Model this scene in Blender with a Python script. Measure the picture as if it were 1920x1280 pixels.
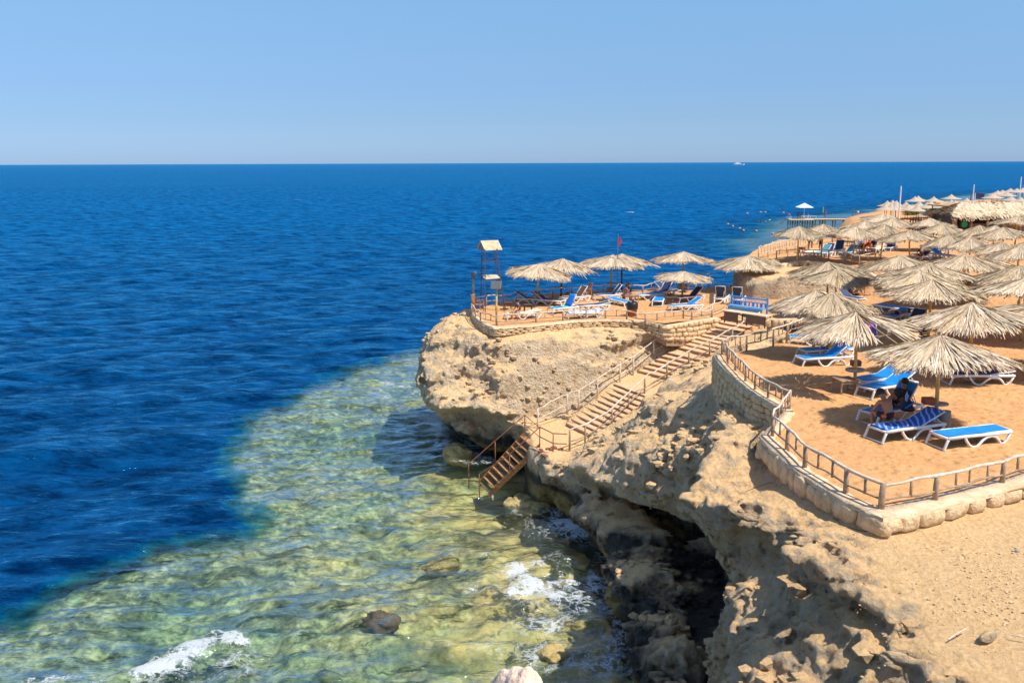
import bpy, bmesh, math, random
import numpy as np
from mathutils import Vector, Matrix
for o in list(bpy.data.objects): bpy.data.objects.remove(o, do_unlink=True)
scene = bpy.context.scene
COL = scene.collection
R_ = math.radians
# ------------------------------------------------------------------ camera
H = 15.0; F = 1750.0; TH = math.atan(334.5/F); RO = math.atan(6.5/1920)
fwd = np.array([0, math.cos(TH), -math.sin(TH)])
up0 = np.array([0, math.sin(TH), math.cos(TH)]); rt0 = np.array([1.0, 0, 0])
rt = math.cos(RO)*rt0 - math.sin(RO)*up0
up = math.cos(RO)*up0 + math.sin(RO)*rt0
cam = bpy.data.cameras.new('camera'); camo = bpy.data.objects.new('camera', cam); COL.objects.link(camo)
cam.sensor_width = 36; cam.lens = F/1920*36; cam.clip_start = 0.1; cam.clip_end = 60000
M = Matrix.Identity(4)
for i in range(3):
    M[i][0] = rt[i]; M[i][1] = up[i]; M[i][2] = -fwd[i]
M[2][3] = H
camo.matrix_world = M
scene.camera = camo
# ------------------------------------------------------------------ sky, sun, exposure
SUN_EL = R_(59); sun_xy = np.array([0.86, -0.51]); sun_xy /= np.linalg.norm(sun_xy)
sdir = Vector((sun_xy[0]*math.cos(SUN_EL), sun_xy[1]*math.cos(SUN_EL), math.sin(SUN_EL)))
W = bpy.data.worlds.new("World"); scene.world = W; W.use_nodes = True
wn = W.node_tree.nodes; bg = wn['Background']
sk = wn.new('ShaderNodeTexSky'); sk.sky_type = 'NISHITA'; sk.sun_disc = False
sk.sun_elevation = SUN_EL; sk.sun_rotation = math.atan2(sun_xy[0], sun_xy[1])
sk.altitude = 0; sk.air_density = 0.9; sk.dust_density = 0.25; sk.ozone_density = 2.5
# clear, slightly dulled maritime air low over the horizon
_nt = W.node_tree; _tc = wn.new('ShaderNodeTexCoord'); _sp = wn.new('ShaderNodeSeparateXYZ'); _nt.links.new(_tc.outputs['Generated'], _sp.inputs[0])
_rp = wn.new('ShaderNodeValToRGB'); _nt.links.new(_sp.outputs[2], _rp.inputs[0]); _e = _rp.color_ramp.elements
while len(_e) < 7: _e.new(.5)
for _k, (_p, _c) in enumerate([(0, (.268, .40, .744)), (.045, (.30, .405, .61)), (.078, (.345, .44, .62)), (.11, (.405, .505, .63)), (.17, (.50, .63, .70)), (.35, (.75, .82, .86)), (.8, (1, 1, 1))]):
    _e[_k].position = _p; _e[_k].color = (*_c, 1)
_mx = wn.new('ShaderNodeMix'); _mx.data_type = 'RGBA'; _mx.blend_type = 'MULTIPLY'; _mx.inputs[0].default_value = 1
_nt.links.new(sk.outputs[0], _mx.inputs[6]); _nt.links.new(_rp.outputs[0], _mx.inputs[7]); _nt.links.new(_mx.outputs[2], bg.inputs[0]); bg.inputs[1].default_value = 0.15
sl = bpy.data.lights.new('sun', 'SUN'); so = bpy.data.objects.new('sun', sl); COL.objects.link(so)
sl.energy = 4.2; sl.angle = R_(0.5); sl.color = (1.0, 0.95, 0.87)
so.rotation_euler = sdir.to_track_quat('Z', 'Y').to_euler()
scene.view_settings.view_transform = 'Standard'; scene.view_settings.look = 'None'
scene.view_settings.exposure = 0.45; scene.view_settings.gamma = 1
scene.render.resolution_x = 1024; scene.render.resolution_y = 682
# ------------------------------------------------------------------ pixel -> place on a level
def P(px, py, z=0.0):
    d = fwd + rt*(px-960)/F + up*(640-py)/F
    t = (z-H)/d[2]
    return np.array([d[0]*t, d[1]*t, z])
def PZ(px, py, Z):            # point at forward distance Z
    d = fwd + rt*(px-960)/F + up*(640-py)/F
    return np.array([0, 0, H]) + d*Z
def proj(p):
    d = np.asarray(p, float) - np.array([0, 0, H]); z = d@fwd
    return 960+F*(d@rt)/z, 640-F*(d@up)/z, z
# ------------------------------------------------------------------ noise
def _h(ix, iy, iz, s):
    h = (ix.astype(np.uint32)*np.uint32(374761393) + iy.astype(np.uint32)*np.uint32(668265263)
         + iz.astype(np.uint32)*np.uint32(2147483647) + np.uint32(s*1274126177 & 0xffffffff))
    h = (h ^ (h >> np.uint32(13)))*np.uint32(1274126177)
    h = (h ^ (h >> np.uint32(15)))*np.uint32(2246822519)
    return ((h ^ (h >> np.uint32(16))) & np.uint32(0xffffff)).astype(np.float32)/np.float32(0x7fffff) - np.float32(1)
def noise3(x, y, z, s=0):
    x = np.asarray(x, np.float32); y = np.asarray(y, np.float32); z = np.asarray(z, np.float32)
    x, y, z = np.broadcast_arrays(x, y, z)
    fx = np.floor(x); fy = np.floor(y); fz = np.floor(z)
    ix = fx.astype(np.int32); iy = fy.astype(np.int32); iz = fz.astype(np.int32)
    u = x-fx; v = y-fy; w = z-fz
    u = u*u*(3-2*u); v = v*v*(3-2*v); w = w*w*(3-2*w)
    r = 0
    for a in (0, 1):
        for b in (0, 1):
            for c in (0, 1):
                r = r + _h(ix+a, iy+b, iz+c, s)*((u if a else 1-u)*(v if b else 1-v)*(w if c else 1-w))
    return r
def fbm(x, y, z, octv=4, s=0, gain=.5):
    r = 0; a = 1.0; f = 1.0
    for i in range(octv):
        r = r + a*noise3(x*f+i*17.3, y*f+i*5.1, z*f-i*9.7, s+i); a *= gain; f *= 2.03
    return r
def ridged(x, y, z, octv=4, s=0):
    r = 0; a = 1.0; f = 1.0
    for i in range(octv):
        r = r + a*(1-2*np.abs(noise3(x*f+i*13.3, y*f+i*3.1, z*f, s+i))); a *= .5; f *= 2.07
    return r
def sst(a, b, x):
    t = np.clip((x-a)/(b-a), 0, 1); return t*t*(3-2*t)
def worley(x, y, s=0):
    """distance to nearest of jittered cell points (2D)"""
    fx = np.floor(x); fy = np.floor(y); best = np.full(np.shape(x), 9.0, np.float32)
    for a in (-1, 0, 1):
        for b in (-1, 0, 1):
            ix = (fx+a).astype(np.int32); iy = (fy+b).astype(np.int32); z0 = np.zeros_like(ix)
            jx = fx+a+.5+.48*_h(ix, iy, z0, s); jy = fy+b+.5+.48*_h(ix, iy, z0, s+7)
            best = np.minimum(best, np.hypot(x-jx, y-jy))
    return best
def worley3(x, y, z, s=0):
    fx = np.floor(x); fy = np.floor(y); fz = np.floor(z); b1 = np.full(np.shape(x), 9.0, np.float32); b2 = b1.copy()
    ix0 = fx.astype(np.int32); iy0 = fy.astype(np.int32); iz0 = fz.astype(np.int32); u = x-fx-.5; v = y-fy-.5; w = z-fz-.5
    for a in (-1, 0, 1):
        for b in (-1, 0, 1):
            for c in (-1, 0, 1):
                h1 = _h(ix0+a, iy0+b, iz0+c, s); h2 = (h1*71.7) % 1.0; h3 = (h1*313.3) % 1.0
                d = np.sqrt((u-a-.42*h1)**2+(v-b-.84*(h2-.5))**2+(w-c-.84*(h3-.5))**2)
                b2 = np.minimum(b2, np.maximum(b1, d)); b1 = np.minimum(b1, d)
    return b1, b2
def sdf_poly(pts, x, y):
    """signed distance, positive inside"""
    n = len(pts); d = np.full(np.shape(x), 1e9, np.float32); ins = np.zeros(np.shape(x), bool)
    for i in range(n):
        ax, ay = pts[i]; bx, by = pts[(i+1) % n]
        ex, ey = bx-ax, by-ay; wx, wy = x-ax, y-ay
        t = np.clip((wx*ex+wy*ey)/(ex*ex+ey*ey+1e-12), 0, 1)
        d = np.minimum(d, (wx-ex*t)**2+(wy-ey*t)**2)
        c = ((ay <= y) & (by > y)) | ((by <= y) & (ay > y))
        if abs(ey) > 1e-9:
            ins ^= c & (x < ax+(y-ay)*ex/ey)
    d = np.sqrt(d); return np.where(ins, d, -d)
# ------------------------------------------------------------------ objects
def tag(o, label=None, cat=None, group=None, kind=None):
    if label: o['label'] = label
    if cat: o['category'] = cat
    if group: o['group'] = group
    if kind: o['kind'] = kind
    return o
def empty(name, loc=(0, 0, 0), rz=0, label=None, cat=None, group=None):
    o = bpy.data.objects.new(name, None); COL.objects.link(o)
    o.location = [float(c) for c in loc]; o.rotation_euler = (0, 0, rz); o.empty_display_size = .2
    return tag(o, label, cat, group)
def link(name, me, parent=None, mat=None):
    o = bpy.data.objects.new(name, me); COL.objects.link(o)
    if mat is not None:
        me.materials.clear(); me.materials.append(mat)
    if parent is not None: o.parent = parent
    return o
def npmesh(name, v, quads, smooth=True):
    me = bpy.data.meshes.new(name); v = np.asarray(v, np.float32); quads = np.asarray(quads, np.int32)
    k = quads.shape[1]; n = len(quads)
    me.vertices.add(len(v)); me.vertices.foreach_set('co', v.ravel())
    me.loops.add(n*k); me.loops.foreach_set('vertex_index', quads.ravel())
    me.polygons.add(n); me.polygons.foreach_set('loop_start', np.arange(0, n*k, k, dtype=np.int32))
    me.polygons.foreach_set('use_smooth', np.full(n, smooth))
    me.update(calc_edges=True); me.validate()
    return me
def grid_quads(nu, nv):
    i = np.arange((nu-1)*(nv-1)); a = i//(nv-1)*nv + i % (nv-1)
    return np.stack([a, a+nv, a+nv+1, a+1], 1)
class MB:
    """mesh builder: collects pieces, builds ONE mesh"""
    def __init__(s): s.v = []; s.f = []; s.attr = None
    def add(s, vs, fs):
        n = len(s.v); s.v += [tuple(float(c) for c in p) for p in vs]; s.f += [tuple(i+n for i in f) for f in fs]; return s
    def box(s, c, d, rz=0, ry=0, rx=0, taper=1.0):
        m = Matrix.Rotation(rz, 3, 'Z') @ Matrix.Rotation(ry, 3, 'Y') @ Matrix.Rotation(rx, 3, 'X')
        vs = []
        for z in (-.5, .5):
            k = taper if z > 0 else 1
            for x, y in ((-.5, -.5), (.5, -.5), (.5, .5), (-.5, .5)):
                vs.append(Vector(c)+m @ Vector((x*d[0]*k, y*d[1]*k, z*d[2])))
        return s.add(vs, [(0, 3, 2, 1), (4, 5, 6, 7), (0, 1, 5, 4), (1, 2, 6, 5), (2, 3, 7, 6), (3, 0, 4, 7)])
    def tube(s, pts, r, n=6, cap=True, sy=1.0):
        pts = [Vector([float(c) for c in p]) for p in pts]; m = len(pts)
        rs = r if hasattr(r, '__len__') else [r]*m
        vs = []; prev = None
        for i, p in enumerate(pts):
            t = (pts[min(i+1, m-1)]-pts[max(i-1, 0)])
            t = t.normalized() if t.length > 1e-9 else Vector((0, 0, 1))
            if prev is None:
                a = Vector((0, 0, 1)) if abs(t.z) < .9 else Vector((0, 1, 0))
                x = t.cross(a).normalized()
            else:
                x = (prev - t*prev.dot(t)).normalized()
            prev = x; y = t.cross(x)
            for k in range(n):
                an = 2*math.pi*(k+.5)/n
                vs.append(p + x*math.cos(an)*rs[i] + y*math.sin(an)*rs[i]*sy)
        fs = []
        for i in range(m-1):
            for k in range(n):
                a = i*n+k; b = i*n+(k+1) % n
                fs.append((a, b, b+n, a+n))
        if cap:
            fs.append(tuple(range(n))[::-1]); fs.append(tuple((m-1)*n+k for k in range(n)))
        return s.add(vs, fs)
    def cyl(s, a, b, r, r2=None, n=12):
        return s.tube([a, b], [r, r if r2 is None else r2], n)
    def lathe(s, prof, c=(0, 0, 0), n=16):
        vs = []; fs = []
        for (r, z) in prof:
            for k in range(n):
                an = 2*math.pi*k/n; vs.append((c[0]+r*math.cos(an), c[1]+r*math.sin(an), c[2]+z))
        for i in range(len(prof)-1):
            for k in range(n):
                a = i*n+k; b = i*n+(k+1) % n; fs.append((a, b, b+n, a+n))
        fs.append(tuple(range(n))[::-1]); fs.append(tuple((len(prof)-1)*n+k for k in range(n)))
        return s.add(vs, fs)
    def blob(s, c, r, seed=0, n=2, amp=.25, fr=1.5):
        bm = bmesh.new(); bmesh.ops.create_icosphere(bm, subdivisions=n, radius=1)
        V = np.array([v.co[:] for v in bm.verts]); Fc = [tuple(v.index for v in f.verts) for f in bm.faces]; bm.free()
        k = 1+amp*fbm(V[:, 0]*fr+seed*3.7, V[:, 1]*fr, V[:, 2]*fr, 4, seed)
        V = V*k[:, None]*np.array(r)+np.array(c)
        return s.add(V, Fc)
    def mesh(s, name, smooth=False):
        me = bpy.data.meshes.new(name); me.from_pydata(s.v, [], s.f)
        if smooth: me.polygons.foreach_set('use_smooth', [True]*len(me.polygons))
        me.update(); return me
    def build(s, name, mat, parent=None, smooth=False, bevel=0):
        me = s.mesh(name, smooth); o = link(name, me, parent, mat)
        if bevel:
            b = o.modifiers.new('bevel', 'BEVEL'); b.width = bevel; b.segments = 2; b.limit_method = 'ANGLE'
        return o
def copy_tree(o, parent=None):
    c = o.copy(); COL.objects.link(c)
    if parent is not None: c.parent = parent
    for ch in list(o.children): copy_tree(ch, c)
    return c
# ------------------------------------------------------------------ materials
def newmat(name):
    m = bpy.data.materials.new(name); m.use_nodes = True; nt = m.node_tree
    return m, nt, nt.nodes, nt.links, nt.nodes['Principled BSDF']
def ND(nt, t, **kw):
    n = nt.nodes.new(t)
    for k, v in kw.items():
        if k[0] == 'i' and k[1:].isdigit(): n.inputs[int(k[1:])].default_value = v
        else: setattr(n, k, v)
    return n
def noise_node(nt, scale, detail=4, rough=.55, vec=None, dist=0):
    n = nt.nodes.new('ShaderNodeTexNoise'); n.inputs['Scale'].default_value = scale
    n.inputs['Detail'].default_value = detail; n.inputs['Roughness'].default_value = rough
    n.inputs['Distortion'].default_value = dist
    if vec is not None: nt.links.new(vec, n.inputs['Vector'])
    return n
def ramp(nt, fac, stops):
    r = nt.nodes.new('ShaderNodeValToRGB'); e = r.color_ramp.elements
    while len(e) < len(stops): e.new(.5)
    for i, (p, c) in enumerate(stops):
        e[i].position = p; e[i].color = (*c, 1) if len(c) == 3 else c
    if fac is not None: nt.links.new(fac, r.inputs[0])
    return r
def mixc(nt, f, a, b, mode='MIX'):
    n = nt.nodes.new('ShaderNodeMix'); n.data_type = 'RGBA'; n.blend_type = mode; n.clamp_factor = True
    for idx, v in ((0, f), (6, a), (7, b)):
        if hasattr(v, 'is_output') or hasattr(v, 'links'): nt.links.new(v, n.inputs[idx])
        elif idx == 0: n.inputs[0].default_value = v
        else: n.inputs[idx].default_value = (*v, 1) if len(v) == 3 else v
    return n.outputs[2]
def math_n(nt, op, a, b=None, c=None, clamp=False):
    n = nt.nodes.new('ShaderNodeMath'); n.operation = op; n.use_clamp = clamp
    for i, v in enumerate((a, b, c)):
        if v is None: continue
        if hasattr(v, 'links'): nt.links.new(v, n.inputs[i])
        else: n.inputs[i].default_value = v
    return n.outputs[0]
def bump(nt, hgt, strength, dist, nrm=None):
    b = nt.nodes.new('ShaderNodeBump'); b.inputs['Strength'].default_value = strength
    b.inputs['Distance'].default_value = dist; nt.links.new(hgt, b.inputs['Height'])
    if nrm is not None: nt.links.new(nrm, b.inputs['Normal'])
    return b.outputs[0]
def simple(name, col, rough=.6, var=.15, scale=8, metal=0, bmp=0, bscale=40, spec=.5, col2=None):
    m, nt, N, L, b = newmat(name)
    tc = N.new('ShaderNodeTexCoord'); oi = N.new('ShaderNodeObjectInfo')
    add = N.new('ShaderNodeVectorMath'); add.operation = 'ADD'; L.new(tc.outputs['Object'], add.inputs[0])
    cmb = N.new('ShaderNodeCombineXYZ'); r9 = math_n(nt, 'MULTIPLY', oi.outputs['Random'], 37.0)
    for i in range(3): L.new(r9, cmb.inputs[i])
    L.new(cmb.outputs[0], add.inputs[1])
    n = noise_node(nt, scale, 5, .6, add.outputs[0])
    c2 = col2 if col2 else tuple(c*(1-var*2) for c in col)
    r = ramp(nt, n.outputs[0], [(.3, c2), (.65, col)])
    L.new(r.outputs[0], b.inputs['Base Color']); b.inputs['Roughness'].default_value = rough
    b.inputs['Metallic'].default_value = metal; b.inputs['Specular IOR Level'].default_value = spec
    if bmp:
        n2 = noise_node(nt, bscale, 4, .6, add.outputs[0])
        L.new(bump(nt, n2.outputs[0], .8, bmp), b.inputs['Normal'])
    return m
# ------------------------------------------------------------------ lie of the land
def W2(lst, z=None):
    out = []
    for e in lst:
        if len(e) == 2 and z is None: out.append((e[0], e[1]))
        elif isinstance(e[0], str): out.append((e[1], e[2]))
        else:
            p = P(e[0], e[1], e[2] if len(e) > 2 else z); out.append((p[0], p[1]))
    return out
w = 'w'
FARBACK = [(w, -2.9, 53.5), (w, -1.4, 57.2), (w, 1.2, 60.9), (w, 5, 62.6), (w, 9, 63.6), (w, 11.5, 63.6), (w, 13.6, 62.2),
           (w, 14.6, 62.3), (w, 15.4, 65), (w, 17.3, 69.5), (w, 19.5, 74.5), (w, 22, 80), (w, 60, 80), (w, 60, 8)]
def fb(dx, dy, inland=0):   # back coast, pushed outwards lower down
    r = []
    for i, e in enumerate(FARBACK):
        if i < 3: r.append((w, e[1]-dx, e[2]+dy*.5))
        elif i < len(FARBACK)-3: r.append((w, e[1]-dx*.5, e[2]+dy))
        else: r.append(e)
    return r
LEV = {}
LEV[-1.5] = W2([(w, 2.4, 8), (w, 2.6, 18), (1185, 1290), (1180, 1200), (1155, 1130), (1138, 1080), (1112, 1025), (1075, 985), (1050, 955), (1038, 920),
              (1022, 885), (1000, 866), (965, 856), (925, 845), (885, 832), (862, 812), (835, 799)] + [(w, -4.4, 57), (w, -3.5, 61.5)] + fb(.6, .8)[2:], 0)
LEV[0.0] = W2([(w, 3.0, 8), (w, 3.2, 18), (1192, 1290), (1190, 1200), (1167, 1130), (1150, 1080), (1125, 1025), (1087, 985), (1062, 955), (1050, 920),
              (1034, 888), (1010, 864), (975, 852), (930, 843), (890, 831), (868, 812), (845, 797)] + [(w, -4.0, 56.5), (w, -3.2, 60)] + fb(.3, .5)[2:], 0)
LEV[0.9] = W2([(w, 3.4, 8), (w, 3.6, 18), (1200, 1275), (1192, 1200), (1165, 1120), (1145, 1060), (1110, 1000), (1075, 950), (1045, 905), (1022, 878),
              (1000, 850), (975, 838), (930, 834), (888, 826), (862, 810), (836, 794)] + [(w, -4.3, 55.5), (w, -3.9, 59)] + fb(.2, .4)[2:], .9)
LEV[1.6] = W2([(w, 3.8, 8), (w, 4.0, 18), (1215, 1262), (1208, 1190), (1180, 1110), (1160, 1050), (1115, 970), (1065, 920), (1040, 890), (1018, 868),
              (1000, 842), (980, 822), (930, 806), (885, 808), (855, 800), (822, 782)] + [(w, -4.6, 54.8), (w, -4.2, 58)] + fb(.1, .3)[2:], 1.6)
LEV[2.2] = W2([(w, 4.0, 8), (w, 4.4, 16), (1335, 1285), (1352, 1235), (1402, 1190), (1398, 1110), (w, 7.2, 30), (w, 7.2, 33), (w, 6.2, 35.6), (1228, 912), (1160, 915), (1080, 893), (1040, 875), (1014, 856),
              (1000, 838), (988, 808), (930, 785), (872, 776), (826, 778), (808, 756)] + [(w, -4.9, 54), (w, -4.5, 57.5)] + fb(0, .2)[2:], 2.2)
LEV[3.0] = W2([(w, 4.4, 8), (w, 4.7, 15.5), (1360, 1285), (1375, 1235), (1405, 1165), (1402, 1100), (w, 7.2, 30), (w, 6.9, 32), (1290, 975), (1230, 950), (1172, 925), (1120, 896), (1098, 868), (1120, 838), (1150, 800), (1130, 780),
              (1085, 775), (1040, 775), (985, 778), (925, 764), (875, 756), (822, 766), (797, 735)] + [(w, -5.1, 53.5), (w, -4.8, 57)] + fb(0, .1)[2:], 3.0)
LEV[4.2] = W2([(w, 4.2, 8), (w, 4.3, 15), (1382, 1285), (1386, 1200), (1402, 1120), (1402, 1060), (w, 7.0, 27.8), (1310, 962), (1284, 945), (1235, 905), (1190, 865), (1168, 815), (1180, 788), (1225, 752), (1240, 722),
              (1165, 700), (1100, 708), (1000, 724), (930, 710), (872, 704), (808, 706), (788, 685)] + [(w, -5.2, 53.3), (w, -4.9, 57)] + fb(0, 0)[2:], 4.2)
LEV[5.4] = W2([(w, 4.2, 8), (w, 4.3, 15), (1400, 1285), (1393, 1225), (1402, 1150), (1412, 1080), (1412, 1030), (w, 6.5, 25.2), (1332, 932), (1305, 880), (1270, 835), (1245, 790), (1240, 752), (1290, 718), (1340, 668), (1290, 640),
              (1250, 642), (1200, 644), (1100, 656), (1000, 660), (930, 658), (890, 656), (842, 648), (802, 646)] + [(w, -4.7, 53.5), (w, -4.2, 57)] + fb(0, 0)[2:], 5.4)
LEV[6.4] = W2([(w, 5.75, 8), (w, 5.8, 14), (w, 5.4, 16), (1535, 1190), (1492, 1110), (1455, 1058), (1400, 1020), (1330, 990), (1285, 972), (1305, 930), (1330, 895), (1342, 865), (1334, 820), (1328, 760),
              (1335, 715), (1400, 655), (1440, 625), (1430, 608), (1385, 590), (1340, 604), (1250, 618), (1150, 608), (1000, 620), (920, 624), (880, 610), (838, 602)] + [(w, -3.4, 54.5)] + fb(0, 0)[1:], 6.4)
LEV[7.3] = W2([(w, 6.4, 8), (w, 6.4, 14), (1690, 1210), (1630, 1120), (1575, 1048), (1515, 1008), (1425, 982), (1355, 957), (1325, 938), (1345, 900), (1352, 860), (1365, 800), (1362, 740),
              (1345, 690), (1350, 666), (1440, 646), (1500, 626), (1540, 610), (1600, 575), (1650, 560), (1650, 545), (1600, 548), (1540, 551), (1470, 556), (1398, 548), (1390, 530)] + [(w, 15.4, 64.5)] + fb(0, 0)[9:], 7.3)
LEV[8.4] = W2([(w, 6.4, 8), (w, 6.4, 14), (1690, 1210), (1630, 1120), (1575, 1048), (1515, 1008), (1425, 982), (1355, 957), (1325, 938), (1345, 900), (1352, 860), (1365, 800), (1362, 740),
              (1345, 690), (1350, 666), (1440, 646), (1500, 626), (1540, 610), (1600, 575), (1650, 560), (1650, 530), (1600, 512), (1530, 506), (1450, 510), (1412, 507)] + [(w, 16.2, 64)] + fb(0, 0)[9:], 8.4)
LZ = sorted(LEV)
SP = [P(*a) for a in [(900, 600, 6.5), (1000, 585, 6.5), (1100, 580, 6.5), (1200, 580, 6.5), (1300, 575, 6.5), (1380, 570, 6.55), (1340, 590, 6.5), (1100, 555, 6.5), (1250, 545, 6.5),
      (1450, 575, 6.8), (1560, 562, 7.0), (1640, 565, 7.2), (1500, 598, 6.9), (1440, 597, 6.6), (1425, 570, 6.7),
      (1530, 650, 7.5), (1480, 650, 7.9), (1360, 670, 8), (1400, 700, 8), (1600, 700, 8), (1650, 940, 8), (1450, 820, 8), (1880, 905, 8), (1900, 750, 8), (1560, 800, 8),
      (1750, 640, 8.05), (1850, 600, 8.1), (1900, 560, 8.15), (1750, 565, 8.0), (1820, 540, 8.1), (1900, 520, 8.2), (1680, 545, 7.8), (1700, 520, 8.1),
      (1450, 495, 8.2), (1520, 485, 8.2), (1600, 490, 8.2), (1700, 490, 8.2), (1850, 480, 8.3), (1560, 460, 8.2), (1700, 450, 8.2), (1850, 440, 8.2), (1425, 484, 8.2)]]
SP = np.array(SP)
def idw(pts, x, y, pw=4, eps=.8):
    num = 0; den = 0
    for p in pts:
        wt = 1/(((x-p[0])**2+(y-p[1])**2)+eps)**(pw/2); num = num+wt*p[2]; den = den+wt
    return num/den
def sandz(x, y):
    z = idw(SP, x, y)
    return z
def sand_surface(x, y):
    return sandz(x, y) + .035*fbm(x*.9, y*.9, 0, 3, 41) + .012*fbm(x*3.1, y*3.1, 0, 2, 44)
GP = np.array([P(*a) for a in [(1900, 1270, 7.35), (1700, 1270, 7.3), (1900, 1050, 7.5), (1700, 1030, 7.5), (1560, 985, 7.58), (1480, 925, 7.5), (1420, 865, 7.35), (1655, 1005, 7.68), (1760, 985, 7.7), (1880, 955, 7.7), (1340, 930, 7.0),
      (1300, 965, 6.75), (1380, 985, 7.1), (1400, 880, 7.25), (1900, 950, 7.6), (1370, 820, 7.0), (1400, 785, 6.95), (1450, 800, 7.45), (1365, 740, 6.5), (1345, 700, 6.15), (1400, 670, 6.4), (1440, 625, 6.45), (1500, 605, 6.8),
      (880, 615, 6.2), (1000, 625, 6.15), (1100, 615, 6.15), (1200, 612, 6.2), (1300, 612, 6.2), (840, 605, 6.1), (870, 600, 6.25), (1650, 520, 7.7), (1550, 510, 8.0), (1450, 510, 8.0)]]
      + [np.array(a) for a in [(3.2, 44, 2.3), (2, 42.5, 2.3), (1.6, 44, 2.3)]])
# low ground of the cove: seaward ridge and the dark floor of the hollow
def groundz(x, y): return idw(GP, x, y)
SANDPOLY = W2([(w, 46, 17), (2100, 905, 8), (1940, 912, 8), (1880, 924, 8), (1760, 955, 8), (1655, 976, 8), (1580, 942, 8), (1500, 893, 8), (1440, 842, 8), (1424, 822, 8), (1470, 774, 8), (1440, 754, 8), (1408, 737, 8), (1376, 710, 8), (1350, 686, 8), (1338, 668, 8),
    (1360, 664, 8), (1440, 645, 8), (1480, 630, 7.9), (1536, 612, 7.5), (1495, 601, 6.95), (1445, 600, 6.7), (1422, 600, 6.4), (1388, 589, 6.4), (1345, 596, 6.5), (1300, 603, 6.5), (1250, 611, 6.5), (1200, 602, 6.5), (1140, 600, 6.5), (1080, 602, 6.5), (1000, 610, 6.5), (925, 615, 6.5), (896, 602, 6.5), (886, 586, 6.5),
    (w, -2.5, 54), (w, -1, 57), (w, 1.4, 60.4), (w, 5, 62.1), (w, 9, 63), (w, 11.5, 63), (w, 13.6, 61.8), (1413, 559, 6.7), (1462, 559, 6.8), (1512, 553, 7), (1600, 548, 7.1), (1648, 546, 7.2), (1668, 528, 7.8), (1620, 508, 8.2), (1560, 494, 8.2), (1500, 490, 8.2), (1450, 500, 8.2),
    (1418, 498, 8.2), (w, 17.2, 68), (w, 19, 73.5), (w, 21.5, 79), (w, 24, 84), (w, 46, 84)])
STL0, STL1 = P(1060, 795, 2.35), P(1349, 599, 6.3); STR0, STR1 = P(1128, 824, 2.35), P(1424, 612, 6.3)
STN = [((1060, 795), (1122, 825), 2.35), ((1150, 722), (1217, 748), 3.75), ((1195, 697), (1264, 714), 4.1), ((1248, 663), (1322, 680), 4.9), ((1305, 621), (1372, 637), 5.75), ((1351, 599), (1424, 612), 6.3)]
STL = np.array([P(*a, z) for a, b, z in STN]); STR = np.array([P(*b, z) for a, b, z in STN])
STRIP = [(q[0], q[1]) for q in list(STL)]+[(q[0], q[1]) for q in list(STR)[::-1]]
LANDING = W2([(995, 800), (1000, 838), (1020, 850), (1070, 848), (1128, 824), (1062, 795), (1035, 785)], 2.3)
sdirv = ((STL1+STR1)-(STL0+STR0))/2; slen = math.hypot(sdirv[0], sdirv[1]); su = sdirv[:2]/slen
def ramp_z(x, y):
    c = (STL+STR)/2; t0 = c[:, 0]*su[0]+c[:, 1]*su[1]
    return np.interp(x*su[0]+y*su[1], t0, c[:, 2])-.03
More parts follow.
